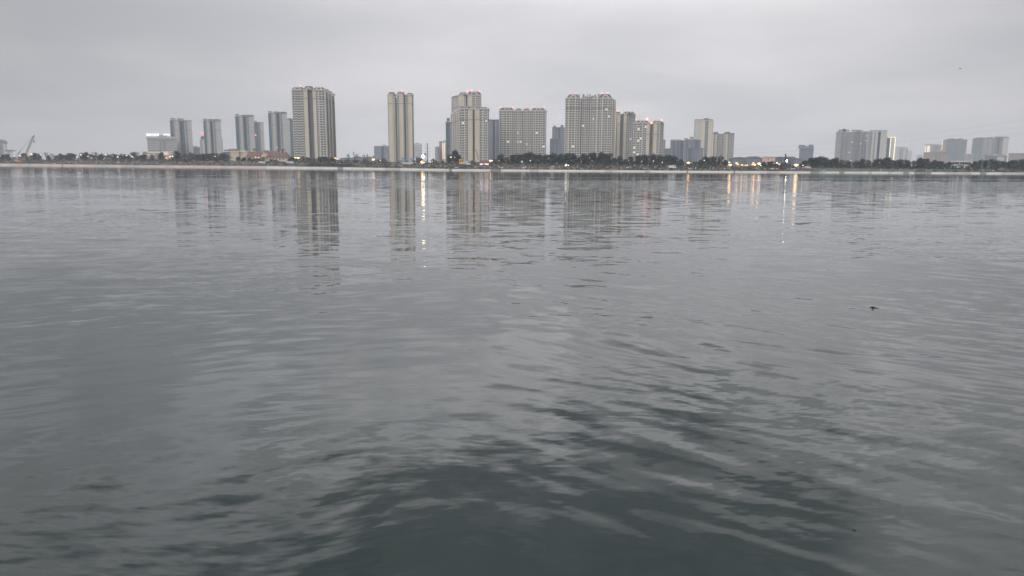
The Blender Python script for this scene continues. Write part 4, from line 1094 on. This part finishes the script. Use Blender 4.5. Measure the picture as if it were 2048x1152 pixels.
TREES = [  # px, crown top py, width px, kind, extra distance
    (5, 308.5, 13, 'round'), (17, 307.5, 13, 'round'), (29, 312, 9, 'thin'), (50, 305.5, 17, 'round'), (64, 309, 9, 'thin'), (71, 304.5, 12, 'round'), (79, 308, 10, 'round'), (99, 310, 7, 'round'),
    (113, 309, 12, 'thin'), (122, 306.5, 10, 'round'), (141, 306, 25, 'round'), (166, 305.5, 12, 'round'), (174, 304, 15, 'round'), (186, 307.5, 14, 'thin'), (202, 308, 15, 'round'), (213, 309, 10, 'thin'), (221, 307.5, 8, 'thin'),
    (231, 307, 11, 'round'), (243, 309, 9, 'round'), (251, 307.5, 10, 'round'), (258, 309, 8, 'round'), (270, 302, 17, 'thin'), (285, 308, 17, 'round'), (276, 311, 10, 'round'), (306, 308, 14, 'thin'), (324, 303.5, 16, 'cone'),
    (346, 308, 12, 'thin'), (358, 300.5, 15, 'round'), (371, 305, 15, 'thin'), (384, 303, 18, 'thin'), (396, 308, 14, 'round'), (407, 307, 16, 'round'), (418, 306.5, 18, 'round'), (430, 305, 20, 'round'), (446, 305, 18, 'round'),
    (457, 309, 12, 'thin'), (477, 312.5, 12, 'cone'), (488, 314, 9, 'round'), (500, 315, 11, 'round'), (509, 317, 9, 'round'), (519, 316, 11, 'round'), (542, 318, 8, 'round'), (551, 319, 8, 'round'),
    (583, 314, 11, 'round'), (592, 317, 12, 'round'), (606, 312, 12, 'thin'), (617, 314, 11, 'round'), (628, 315, 12, 'thin'), (640, 313, 13, 'round'), (652, 313, 14, 'round'), (664, 314, 13, 'round'), (678, 319, 12, 'thin'),
    (695, 318, 13, 'thin'), (712, 318, 14, 'thin'), (730, 317, 13, 'thin'), (757, 318, 11, 'thin'), (768, 315, 11, 'thin'),
    (836, 313, 9, 'thin'), (842, 315, 8, 'thin'), (867, 316, 9, 'thin'), (886, 320, 9, 'thin'), (901, 309, 14, 'round'), (910, 299.5, 18, 'round'), (918, 308, 12, 'round'), (944, 320, 7, 'round'), (988, 317, 11, 'thin'),
    (1001, 307.5, 17, 'round'), (1014, 312, 14, 'thin'), (1025, 308, 16, 'round'), (1037, 307, 18, 'round'), (1052, 304, 21, 'round'), (1066, 303.5, 20, 'round'), (1080, 307, 18, 'round'), (1091, 307.5, 16, 'round'),
    (1103, 305, 20, 'round'), (1119, 307, 18, 'round'), (1133, 304.5, 18, 'round'), (1147, 306, 17, 'round'), (1158, 312, 12, 'round'), (1171, 305.5, 18, 'round'), (1186, 303, 22, 'round'), (1202, 302.5, 22, 'round'), (1217, 305.5, 18, 'round'), (1229, 315, 12, 'round'),
    (1240, 311, 13, 'round'), (1252, 317, 12, 'round'), (1263, 312, 14, 'round'), (1276, 309, 18, 'round'), (1291, 307.5, 20, 'round'), (1307, 307.5, 20, 'round'), (1322, 309, 19, 'round'), (1337, 308, 20, 'round'), (1350, 310, 16, 'round'), (1362, 317, 12, 'round'),
    (1378, 320, 10, 'thin'), (1392, 321, 10, 'thin'), (1403, 318, 14, 'round'), (1414, 312.5, 18, 'round'), (1427, 311, 18, 'round'), (1439, 311.5, 15, 'round'), (1450, 319, 11, 'round'),
    (1528, 323, 12, 'round'), (1540, 322, 18, 'round'), (1553, 326, 11, 'round'), (1566, 325, 12, 'round'), (1577, 328, 10, 'round'),
    (1610, 320, 18, 'round'), (1622, 314, 20, 'round'), (1635, 311.5, 22, 'round'), (1650, 313.5, 20, 'round'), (1662, 316, 16, 'round'), (1672, 314, 16, 'round'), (1684, 317, 15, 'thin'), (1697, 318.5, 18, 'thin'), (1712, 319, 20, 'thin'),
    (1724, 316, 13, 'round'), (1738, 317.5, 20, 'thin'), (1752, 317, 16, 'round'), (1765, 316, 17, 'round'), (1777, 313.5, 19, 'round'), (1789, 319, 14, 'round'), (1800, 317.5, 17, 'round'), (1814, 318.5, 16, 'round'), (1827, 319, 14, 'thin'),
    (1840, 315.5, 21, 'round'), (1854, 317, 20, 'round'), (1869, 320, 17, 'round'), (1882, 321, 18, 'round'), (1895, 323, 14, 'round'), (1908, 333, 12, 'round'), (1924, 334, 13, 'round'), (1937, 332, 10, 'round'),
    (1950, 322, 16, 'round'), (1962, 319, 20, 'round'), (1976, 317, 20, 'round'), (1990, 319, 20, 'round'), (2004, 321.5, 18, 'round'), (2018, 322, 16, 'round'), (2031, 318.5, 20, 'round'), (2046, 316.5, 22, 'round'), (2062, 317, 22, 'round')]
BARE = [(84, 300, 12), (94, 297.5, 17), (106, 300.5, 13), (152, 302, 8), (186, 298.5, 15), (195, 297.5, 16), (206, 300, 15), (217, 301, 13), (243, 300.5, 9), (303, 300.5, 9), (697, 301, 14), (710, 297, 20), (727, 302, 12), (735, 299.5, 7), (746, 305, 11), (853, 316, 8)]
rnd = random.Random(9)
ADJ = {'round': 'dark evergreen tree', 'cone': 'dark domed conifer', 'thin': 'thin brownish tree'}
for px, tp, w, kind in TREES:
    d = 112 + rnd.uniform(0, 26)
    if 1900 < px < 1940: d = 112
    Y = shore(px) + d
    base = landz(px, d)
    h = P(px, tp, Y).z - base
    o1, z = nth(kind, px)
    root = empty('evergreen_tree' if kind != 'thin' else 'sparse_tree', (X_at(px, Y), Y, base - .1), f'{o1} {ADJ[kind]} from the left {z}', 'tree', 'trees along the far bank', rnd.uniform(0, 6.28))
    wm = w / F * Y * (1.38 if kind == 'round' else 1.3)
    c = link('crown', rnd.choice(CR[kind]), root); c.scale = (wm, wm, h * 1.03)
    c.location.z = -.02 * h
    t = link('trunk', rnd.choice(TR), root); t.scale = (h * .8, h * .8, h)
for px, tp, w in BARE:
    d = 100 + rnd.uniform(0, 20)
    Y = shore(px) + d; base = landz(px, d); h = P(px, tp, Y).z - base
    o1, z = nth('bare', px)
    root = empty('bare_tree', (X_at(px, Y), Y, base - .1), f'{o1} leafless tree from the left {z}', 'tree', 'leafless trees along the far bank', rnd.uniform(0, 6.28))
    wm = w / F * Y
    c = link('branches', rnd.choice(BT), root); c.scale = (wm * 1.0, wm * 1.0, h * .98)


# ------------------------------------------------------------------ lamps
def lamp(px, py, size, m, kind='street', d=None, pole=True):
    d = d if d is not None else 96
    Y = shore(px) + d; base = landz(px, d)
    q = P(px, py, Y); h = q.z - base
    col = 'orange' if 'warm' in m else 'white'
    o1, z = nth(kind + col, px)
    nm = 'street_lamp' if kind == 'street' else 'floodlight'
    extra = '' if size > .3 else 'small '
    root = empty(nm, (q.x, Y, base), f'{o1} {extra}{col} {nm.replace("_", " ")} glowing {z}', 'lamp', 'lit lamps along the far bank')
    p = MB(); p.tube((0, 0, -.3), (0, 0, max(.5, h - .2)), .09, 'steel', .06); p.tube((0, 0, max(.4, h - .3)), (0, -.9, h), .05, 'steel')
    p.build('pole', root)
    hd = MB()
    if kind == 'street':
        hd.box((-size * 1.5, -1.0 - size * .4, h - size * .25), (size * 1.5, -1.0 + size * .4, h + size * .1), m)
        hd.ball((0, -1.0, h - size * .3), size * .8, m, 8)
    else:
        hd.ball((0, -.8, h), size, m, 10)
    hd.build('lamp_head', root)
LAMPS = [(2, 312, .28, 'g_white'), (29, 312.2, .35, 'g_white'), (41, 312.2, .4, 'g_white'), (64, 308.3, .85, 'g_warm'), (82, 309.2, .45, 'g_white'), (155, 313.6, .5, 'g_white'), (163, 309.6, .5, 'g_white'), (177, 312.4, .55, 'g_warm'),
         (213, 309.6, .45, 'g_white'), (236.5, 314, .45, 'g_white'), (253.6, 311, .5, 'g_warm'), (265.6, 313.4, .5, 'g_warm'), (341, 313, .6, 'g_warm'), (346, 312.4, .6, 'g_white'), (334, 316, .35, 'g_white'),
         (431, 312.6, .35, 'g_white'), (512, 314, .5, 'g_warm'), (518, 315, .5, 'g_warm'), (591.5, 315, .7, 'g_warm'), (597, 315.5, .8, 'g_warmhot'), (671, 316, .65, 'g_warm'), (674.5, 317.5, .5, 'g_warm'), (747, 318.5, .8, 'g_warmhot'),
         (761, 320.5, .25, 'g_white'), (902, 314, .4, 'g_white'), (909.5, 314.4, .2, 'g_white'), (981, 321, .7, 'g_warmhot'), (984.5, 321, .35, 'g_white'), (998, 321, .25, 'g_warm'), (1044, 323.6, .3, 'g_white'), (1060.5, 321.2, .28, 'g_white'),
         (1162.5, 323.5, .2, 'g_warm'), (1184, 321.8, .18, 'g_white'), (1306.5, 322, .25, 'g_white'), (1283, 322.4, .2, 'g_white'), (1324, 324.4, .25, 'g_white'), (1376.4, 325, .8, 'g_warmhot'), (1408, 320.4, .3, 'g_white'),
         (1457.8, 324.4, .45, 'g_white'), (1459.6, 329.4, .75, 'g_warmhot'), (1472.4, 325.8, .7, 'g_warm'), (1475, 328.6, .55, 'g_warm'), (1483.3, 329.6, .6, 'g_warm'), (1489.4, 330.4, .4, 'g_warm'), (1493.4, 330, .5, 'g_warm'),
         (1504, 328.8, .5, 'g_warm'), (1506, 325.8, .6, 'g_warm'), (1508.2, 329, .6, 'g_warmhot'), (1517.4, 326.6, .75, 'g_warmhot'), (1520.5, 330.4, .35, 'g_white'), (1553, 325.5, .45, 'g_white'), (1557.6, 328, .5, 'g_warm'),
         (1591.5, 329.4, 1.0, 'g_warmhot'), (1605, 330.5, .3, 'g_white')]
for px, py, s, m in LAMPS: lamp(px, py, s, m)
lamp(846.5, 313, 1.05, 'g_flood', 'flood')
lamp(844, 324.3, .85, 'g_warmhot', 'flood', 80)
lamp(848, 325.2, .4, 'g_white', 'flood', 78)
lamp(1572.4, 321.8, .65, 'g_flood', 'flood', 70)
for px, py, s in ((1132.5, 329.4, .42), (1136.4, 330.6, .3), (1130.6, 331.4, .32)): lamp(px, py, s, 'g_white', 'flood', 60)


# ------------------------------------------------------------------ site things
def site(name, px, d, label, cat, group=None):
    Y = shore(px) + d
    return empty(name, (X_at(px, Y), Y, landz(px, d)), label, cat, group), Y
def rel(root, px, py, dy=0.0):
    q = P(px, py, root.location.y + dy)
    return Vector((q.x - root.location.x, dy, q.z - root.location.z))


def lattice(mb, p, q, w0, w1, m, n=9, r=.09):
    p, q = Vector(p), Vector(q)
    d = (q - p).normalized(); a = d.cross(Vector((0, 1, 0))).normalized(); b = Vector((0, 1, 0))
    cs = [(a + b), (a - b), (-a - b), (-a + b)]
    pts = []
    for i in range(n + 1):
        t = i / n; w = (w0 + (w1 - w0) * t) / 2
        pts.append([p.lerp(q, t) + c * w for c in cs])
    for i in range(n):
        for k in range(4):
            mb.tube(pts[i][k], pts[i + 1][k], r, m, n=4)
            mb.tube(pts[i][k], pts[i + 1][(k + 1) % 4], r * .6, m, n=3)


def crane():
    root, Y = site('crawler_crane', 46, 95, 'red lattice crane leaning over the bank at the left', 'crane')
    foot, tip = rel(root, 48.5, 315), rel(root, 67.5, 272)
    b = MB(); lattice(b, foot, tip, 1.5, 1.3, 'red', 14, .13); b.tube(tip, rel(root, 69.5, 270.8), .5, 'red', .3); b.build('boom', root)
    s = MB(); mid = rel(root, 32, 311.5)
    s.tube(mid, tip, .12, 'dark'); s.tube(rel(root, 36, 309), rel(root, 41, 301), .35, 'dark'); s.tube(mid, foot, .15, 'dark'); s.build('stay_cable', root)
    h = MB(); h.tube(tip, rel(root, 68.2, 281), .06, 'dark'); h.build('hoist_rope', root)
    k = MB(); c = rel(root, 68.2, 283); k.ball(tuple(c), .8, 'dark', 8, 1.3); k.build('hook_block', root)
    c = MB(); x = foot.x
    c.box((x - 5, -2, 1.2), (x + 2.2, 2, 3.6), 'rust'); c.box((x + .4, -2.1, 3.6), (x + 2.1, .2, 5.0), 'glass2'); c.build('cab', root)
    for s2 in (-1, 1):
        t = MB(); t.box((x - 4, s2 * 2 - .5, 0), (x + 3, s2 * 2 + .5, 1.19), 'dark'); t.build('crawler_track', root)
crane()


def lorry(px, d, label, body, w=5.4, cab='white'):
    root, Y = site('parked_lorry', px, d, label, 'lorry')
    b = MB(); b.box((-w / 2, -1.2, .9), (w / 2 - 1.9, 1.2, 2.5), body); b.box((-w / 2, -1.22, 1.2), (w / 2 - 2, -1.2, 1.35), 'frame'); b.build('load_bed', root)
    c = MB(); c.prism([(w / 2 - 1.8, -1.1), (w / 2, -1.1), (w / 2, 1.1), (w / 2 - 1.8, 1.1)], .7, 2.7, cab, top=[(w / 2 - 1.8, -1), (w / 2 - .35, -1), (w / 2 - .35, 1), (w / 2 - 1.8, 1)])
    c.box((w / 2 - 1.4, -1.13, 1.7), (w / 2 - .5, -1.02, 2.4), 'glass'); c.build('cab', root)
    for x in (-w / 2 + .8, -w / 2 + 1.9, w / 2 - .8):
        for y in (-1.1, 1.1):
            wh = MB(); wh.tube((x, y - .15, .48), (x, y + .15, .48), .48, 'dark', n=10); wh.build('wheel', root)
    return root
t = lorry(36.5, 40, 'orange lorry parked below the leaning crane', 'orange', 6.5, 'orange'); t.scale = (1, 1, 1.15)
lorry(524, 40, 'small pale lorry parked on the bank in front of the arched gateway', 'tarp', 5)
lorry(580, 45, 'pale lorry on the bank left of the black heap', 'tarp', 5.5)
lorry(933, 60, 'white lorry beside the yellow excavator', 'tarp', 5.5)
lorry(1345, 30, 'white lorry on the bank below the lowest beige tower', 'white', 4.5)


def excavator(px, d, label, m, pts, s=1.0, face=1):
    """pts: picture positions of the jointed arm, from body to bucket"""
    root, Y = site('excavator', px, d, label, 'excavator')
    b = MB(); b.prism([(-1.8 * s, -1.3 * s), (1.6 * s, -1.3 * s), (1.6 * s, 1.3 * s), (-1.8 * s, 1.3 * s)], 1.0 * s, 2.0 * s, m, top=[(-1.7 * s, -1.2 * s), (1.5 * s, -1.2 * s), (1.5 * s, 1.2 * s), (-1.7 * s, 1.2 * s)]); b.build('body', root)
    c = MB(); c.box((face * .2 * s - .6 * s, -1.2 * s, 2.0 * s), (face * .2 * s + .7 * s, -.1, 3.0 * s), m); c.box((face * .2 * s - .4 * s, -1.24 * s, 2.2 * s), (face * .2 * s + .5 * s, -1.19 * s, 2.85 * s), 'glass'); c.build('cab', root)
    for y in (-1, 1):
        t = MB(); t.box((-1.9 * s, y * 1.1 * s - .3 * s, 0), (1.9 * s, y * 1.1 * s + .3 * s, .9 * s), 'dark'); t.build('crawler_track', root)
    a = MB(); q = [Vector((face * .8 * s, 0, 1.9 * s))] + [rel(root, *p) for p in pts]
    for i in range(len(q) - 1): a.tube(q[i], q[i + 1], .32 * s, m, .26 * s)
    a.build('arm', root)
    k = MB(); e = q[-1]; k.prism([(e.x - .6 * s, -.5 * s), (e.x + .6 * s, -.5 * s), (e.x + .6 * s, .5 * s), (e.x - .6 * s, .5 * s)], e.z - 1.1 * s, e.z, 'dark', top=[(e.x - .3 * s, -.5 * s), (e.x + .3 * s, -.5 * s), (e.x + .3 * s, .5 * s), (e.x - .3 * s, .5 * s)]); k.build('bucket', root)
excavator(925, 60, 'yellow excavator with its arm raised in front of the stepped pair', 'yellow', [(925, 321), (919.5, 318.5), (918.5, 323)], 1.25, -1)
excavator(1617, 55, 'pale excavator reaching left beside the first trees after the sheds', 'tarp', [(1612, 332.6), (1607.5, 335.4), (1604, 336.5)], .9, -1)
excavator(2003, 30, 'low grey excavator stretched along the bank at the far right', 'steel', [(2009, 341), (2015, 340), (2020, 340.5)], .9, 1)
excavator(1009, 62, 'rusty excavator below the left end of the four-gabled slab block', 'rust', [(1011, 329.5), (1016, 327.5), (1018, 331)], .8, 1)


def small_crane():
    root, Y = site('mobile_crane', 957, 75, 'thin crane with a steep dark boom in front of the stepped pair', 'crane')
    b = MB(); lattice(b, rel(root, 957, 320), rel(root, 951.6, 297.5), .8, .5, 'rust', 10, .08); b.build('boom', root)
    s = MB(); s.tube(rel(root, 951.6, 297.5), rel(root, 961, 321), .05, 'dark'); s.build('stay_cable', root)
    c = MB(); c.box((-2.5, -1.2, .8), (2.5, 1.2, 2.3), 'rust'); c.box((1, -1.25, 2.3), (2.4, .2, 3.3), 'glass2'); c.build('cab', root)
    for x in (-1.8, 0, 1.8):
        w = MB(); w.tube((x, -1.2, .5), (x, 1.2, .5), .5, 'dark', n=10); w.build('wheel', root)
small_crane()


def rig(px, top, foot, label, m, d=28, legs=2.6, r=.11):
    root, Y = site('drilling_rig', px, d, label, 'drilling rig')
    tip = rel(root, px + .5, top); h = tip.z
    b = MB(); lattice(b, (0, 0, 1.5), tip, .9, .35, m, 12, r * .8); b.build('mast', root)
    for a in (200, 340, 90):
        l = MB(); l.tube((0, 0, h * .45), (math.cos(R(a)) * legs, math.sin(R(a)) * legs, 0), r * 1.4, m); l.build('leg', root)
    e = MB(); e.box((-1.6, -.9, .1), (1.4, .9, 1.5), m); e.box((-.8, -1.0, 1.5), (.2, .4, 2.1), 'dark'); e.build('engine', root)
rig(1442, 309, 339, 'brown drilling rig with a tapering tripod mast in front of the tall tan tower', 'rust', 26, 3.4, .15)
rig(1964.5, 317.5, 340, 'thin pale drilling rig, left one of two at the far right', 'hoard', 24, 1.8)
rig(1977.5, 320, 340, 'thin pale drilling rig, right one of two at the far right', 'hoard', 26, 1.8)


def piler():
    root, Y = site('piling_rig', 1570, 50, 'black piling rig with a tall leaning mast beside a white floodlight', 'piling rig')
    b = MB(); b.tube(rel(root, 1570, 334), rel(root, 1571.6, 311), .55, 'dark', .5, 6); b.tube(rel(root, 1571.6, 311), rel(root, 1570.4, 307.6), .45, 'dark', .3, 6); b.build('mast', root)
    c = MB(); c.box((-2.4, -1.5, 1), (2.2, 1.5, 3), 'dark'); c.box((.6, -1.55, 3), (2.1, .1, 4.1), 'glass2'); c.build('cab', root)
    for y in (-1, 1):
        t = MB(); t.box((-2.6, y * 1.4 - .4, 0), (2.6, y * 1.4 + .4, .99), 'dark'); t.build('crawler_track', root)
    s = MB(); s.tube((-2, 0, 3), rel(root, 1571.3, 315), .15, 'dark'); s.build('stay', root)
piler()


def pylon():
    root, Y = site('power_pylon', 855, 105, 'grey steel power pole with six crossarms', 'pylon')
    top = rel(root, 854.7, 286.5)
    b = MB(); b.tube((0, 0, -.5), top, .55, 'steel', .3, 8); b.build('pole', root)
    for py, wl, wr in ((286.8, 2.2, 2.8), (291.4, 4, 1), (296.5, 5.2, 6), (303.4, 4, 5), (307.4, 2.6, 5.2), (311.4, 2.2, 5.2)):
        z = rel(root, 855, py).z; a = MB(); s = Y / F
        a.tube((0, 0, z), (-wl * s, 0, z + .15), .16, 'steel', .08); a.tube((0, 0, z), (wr * s, 0, z + .15), .16, 'steel', .08)
        for x in (-wl * s, wr * s): a.tube((x, 0, z), (x, 0, z - .7), .08, 'dark')
        a.build('crossarm', root)
    r2, Y2 = site('utility_pole', 850.5, 104, 'short utility pole with a transformer beside the steel power pole', 'utility pole')
    b = MB(); b.tube((0, 0, -.3), rel(r2, 850.5, 303), .16, 'steel', .1); b.build('pole', r2)
    t = MB(); c = rel(r2, 850.8, 309.5); t.tube(c - Vector((0, .7, 1.2)), c + Vector((0, -.7, 1.2)), .8, 'recess', n=10); t.build('transformer', r2)
    # overhead wires to a pylon beyond the right edge
    A = root
    ends = [(860, 296.3, 2190, 219.5), (860, 303.2, 2190, 233), (860, 307.2, 2190, 246)]
    far = empty('power_pylon', (X_at(2190, 520), 520, landz(2190, 60)), 'steel power pole beyond the right edge carrying the overhead wires', 'pylon')
    b = MB(); tq = P(2190, 215, 520); b.tube((0, 0, -1), (tq.x - far.location.x, 0, tq.z - far.location.z), .6, 'steel', .3, 8); b.build('pole', far)
    for i, (a0, b0, a1, b1) in enumerate(ends):
        p, q = P(a0, b0, Y), P(a1, b1, 520)
        w = MB(); n = 40; prev = None
        for k in range(n + 1):
            t = k / n; v = p.lerp(q, t); v.z -= 13.5 * 4 * t * (1 - t)
            if prev is not None: w.tube(prev - p, v - p, .033, 'steel', n=3)
            prev = v.copy()
        a = MB(); a.tube((-2, 0, q.z - far.location.z), (2, 0, q.z - far.location.z), .15, 'steel'); a.build('crossarm', far)
        tag(w.build('overhead_wire', None, p), ['uppermost', 'middle', 'lowest'][i] + ' thin overhead wire sweeping up to the right across the sky', 'power line', 'overhead wires')
pylon()


def gantry():
    root, Y = site('gantry_frame', 813, 100, 'blue steel gantry frame at the foot of the slim beige tower', 'gantry')
    a, b, c, d = rel(root, 803.5, 315.6), rel(root, 824.5, 315.6), rel(root, 803.5, 327), rel(root, 824.5, 327)
    m = MB(); m.box((a.x, -.5, a.z - .9), (rel(root, 817.5, 315).x, .5, a.z), 'blue'); m.build('beam', root)
    for x, zt in ((a.x + .4, a.z - .92), (b.x - .6, a.z)):
        l = MB(); l.box((x - .35, -.4, -.3), (x + .35, .4, zt), 'blue'); l.build('leg', root)
    m = MB(); m.tube((rel(root, 817, 316).x, 0, a.z - .5), (b.x - .6, 0, a.z - 1.6), .25, 'blue'); m.build('brace', root)
gantry()


def signshed():
    root, Y = site('site_shed', 968, 70, 'brown shed with a long glowing pink and white light strip', 'shed')
    a, b = rel(root, 958.5, 329.5), rel(root, 978, 323)
    m = MB(); m.box((a.x, 0, -.5), (b.x, 5, b.z - .8), 'brown'); m.build('wall', root)
    r = MB(); r.prism([(a.x - .6, -.8), (b.x + .6, -.8), (b.x + .6, 5.6), (a.x - .6, 5.6)], b.z - .8, b.z + .6, 'tile', top=[(a.x + .4, 2.2), (b.x - .4, 2.2), (b.x - .4, 2.8), (a.x + .4, 2.8)]); r.build('roof', root)
    s = MB(); q0, q1 = rel(root, 960, 328.7), rel(root, 977, 327.7)
    s.box((q0.x, -.35, q0.z), (q1.x, -.05, q1.z), 'g_pink'); s.build('light_strip', root)
signshed()


def heap():
    rnd = random.Random(3)
    mb = MB(); n, m = 60, 7
    for i in range(n + 1):
        px = 613 + 104 * i / n
        tp = interp([(613, 331), (618, 327.4), (640, 327.6), (665, 328.6), (690, 329.4), (708, 330.2), (717, 333.6)], px)
        for j in range(m + 1):
            d = 14 + 16 * j / m; Y = shore(px) + d
            z0 = landz(px, d); zt = P(px, tp, shore(px) + 22).z
            z = z0 - .3 + (zt - z0 + .3) * math.sin(math.pi * j / m) ** .5 + (rnd.uniform(-.35, .35) if 0 < j < m else 0)
            mb.v.append((X_at(px, Y), Y, z))
    for i in range(n):
        for j in range(m):
            a = i * (m + 1) + j; mb.f.append((a, a + m + 1, a + m + 2, a + 1)); mb.mi.append(mb.mid('black'))
    for k in range(300):
        i, j = rnd.randrange(n), rnd.randrange(1, m)
        v = Vector(mb.v[i * (m + 1) + j]); s = rnd.uniform(.15, .5)
        mb.box((v.x - s, v.y - s, v.z - .2), (v.x + s, v.y + s, v.z + s), 'black' if rnd.random() < .93 else 'steel')
    tag(mb.build('material_heap'), 'long black netted heap of building material below the tallest tower', 'heap')
heap()


def hoarding(px0, px1, d, h, label, m):
    base = None
    pts = []
    n = max(2, int((px1 - px0) / 9))
    mid = (px0 + px1) / 2
    root = empty('site_fence', (X_at(mid, shore(mid) + d), shore(mid) + d, landz(mid, d)), label, 'fence')
    for i in range(n + 1):
        px = px0 + (px1 - px0) * i / n; Y = shore(px) + d
        pts.append(Vector((X_at(px, Y), Y, landz(px, d))) - root.location)
    p = MB()
    for a, b in zip(pts, pts[1:]):
        p.face([a + Vector((0, 0, -.1)), b + Vector((0, 0, -.1)), b + Vector((0, 0, h)), a + Vector((0, 0, h))], m)
        p.face([b + Vector((0, .06, -.1)), a + Vector((0, .06, -.1)), a + Vector((0, .06, h)), b + Vector((0, .06, h))], m)
    p.build('netting', root)
    for a in pts:
        q = MB(); q.tube(a + Vector((0, .15, -.3)), a + Vector((0, .15, h + .15)), .06, 'steel', n=4); q.build('post', root)
hoarding(1628, 1760, 16, 1.4, 'green netting fence along the bank below the hazy grey trio', 'hoard')
hoarding(1762, 1930, 22, 1.1, 'dull green netting fence along the bank right of the gold-lit tower', 'hoard')
hoarding(1600, 1627, 22, 1.4, 'rusty brown mesh fence beside the pale excavator', 'rust')
hoarding(805, 826, 84, 1.4, 'pale site fence beneath the blue gantry frame', 'tarp')

# marker posts and covered piles on the bank
rnd = random.Random(21)
pm = MB(); pm.tube((0, 0, -.3), (0, 0, 1.15), .16, 'tarp', .13, 6); pm.ball((0, 0, 1.2), .2, 'white', 6); POST = pm.mesh('marker_post')
sm = MB()
for i in range(5):
    a = rnd.uniform(0, 6.28); sm.ball((math.cos(a) * .7, math.sin(a) * .4, .25), rnd.uniform(.45, .75), 'tarp', 7, .8)
PILE = sm.mesh('covered_pile')
for px in (75.5, 169.5, 193.5, 264.5, 291, 315, 379, 464, 757, 784, 799, 882, 889, 951, 969, 980.5, 997, 1051, 1059, 1098.5, 1118.5, 1155, 1178.5, 1215.5, 1243, 1262, 1281, 1310, 1336, 1367, 1377, 1391.5, 1420, 1428, 1460, 1485, 1513,
           1530, 1553.5, 1576, 1597, 1607, 1660, 1693, 1717, 1736, 1762, 1786, 1801, 1813, 1830, 1854, 1890, 1902, 1925):
    d = rnd.choice([22, 30, 38]) if px > 740 else 30
    Y = shore(px) + d
    o1, z = nth('post', px)
    tag(link('marker_post', POST, None, (X_at(px, Y), Y, landz(px, d))), f'{o1} white marker post from the left {z}', 'post', 'white marker posts along the bank')
for px in (110, 137, 237, 486, 505, 612, 683, 706, 800, 889, 912, 1003, 1048, 1103, 1106, 1160, 1256, 1289, 1320, 1348, 1380, 1432, 1441, 1452, 1545, 1555, 1580, 1587, 1648, 1665, 1735, 1750, 1863, 1947, 1975, 1985):
    d = rnd.choice([16, 24, 34, 46]); Y = shore(px) + d
    o1, z = nth('pile', px)
    o = tag(link('covered_pile', PILE, None, (X_at(px, Y), Y, landz(px, d)), rnd.uniform(0, 3)), f'{o1} pale covered pile from the left {z}', 'pile', 'pale covered piles on the bank')
    s = rnd.uniform(.6, 1.5); o.scale = (s, s, s * .8)


# ------------------------------------------------------------------ bird and drift on the water
def bird():
    q = P(1920.6, 137.4, 150)
    mb = MB(); mb.ball((0, 0, 0), .09, 'dark', 8); mb.tube((-.02, 0, 0), (-.24, 0, .01), .07, 'dark', .02); mb.tube((.05, 0, .02), (.16, 0, .03), .05, 'dark', .02)
    for s in (-1, 1):
        mb.face([(.06, 0, .03), (-.10, 0, .03), (-.10, s * .20, .13), (.04, s * .20, .14)], 'dark')
        mb.face([(.04, s * .20, .14), (-.10, s * .20, .13), (-.14, s * .38, .06)], 'dark')
    tag(mb.build('flying_bird', None, q), 'tiny dark bird flying high in the grey sky at the right', 'bird')
bird()


def drift():
    q = PW(1746, 615.5)
    mb = MB()
    mb.tube((-.10, 0, .004), (-.02, .01, .010), .007, 'twig', .013, 6); mb.tube((-.02, .01, .010), (.03, 0, .012), .013, 'twig', .016, 6)
    mb.ball((.02, -.01, .02), .018, 'twig', 8, .8); mb.tube((.03, 0, .012), (.075, -.06, .008), .011, 'twig', .008, 6); mb.tube((.075, -.06, .008), (.095, -.13, .003), .008, 'twig', .004, 6)
    mb.tube((0, 0, .03), (-.03, .08, .01), .012, 'twig', .005, 5)
    tag(mb.build('driftwood', None, q), 'dark bent twig floating on the open water at the right', 'driftwood')
    q = PW(1708.5, 1060.5)
    mb = MB(); mb.tube((-.018, .008, .002), (0, 0, .006), .003, 'twig', .004, 5); mb.tube((0, 0, .006), (.02, -.014, .002), .004, 'twig', .002, 5)
    tag(mb.build('floating_twig', None, q), 'tiny dark twig floating near the bottom right of the water', 'twig')
drift()


# ------------------------------------------------------------------ haze
def haze():
    mb = MB()
    mb.box((-4200, -80, -3.6), (4200, 3950, 190), 'glass')
    o = tag(mb.build('haze'), 'thin grey evening haze filling the air over the river and city', 'haze', kind='stuff')
    m = bpy.data.materials.new('haze')
    m.use_nodes = True
    m.node_tree.nodes.clear()
    vol = m.node_tree.nodes.new('ShaderNodeVolumePrincipled')
    vol.inputs['Color'].default_value = (0.84, 0.89, 0.98, 1)
    vol.inputs['Density'].default_value = 0.00020
    vol.inputs['Anisotropy'].default_value = 0.0
    out = m.node_tree.nodes.new('ShaderNodeOutputMaterial')
    m.node_tree.links.new(vol.outputs[0], out.inputs['Volume'])
    o.data.materials[0] = m
haze()
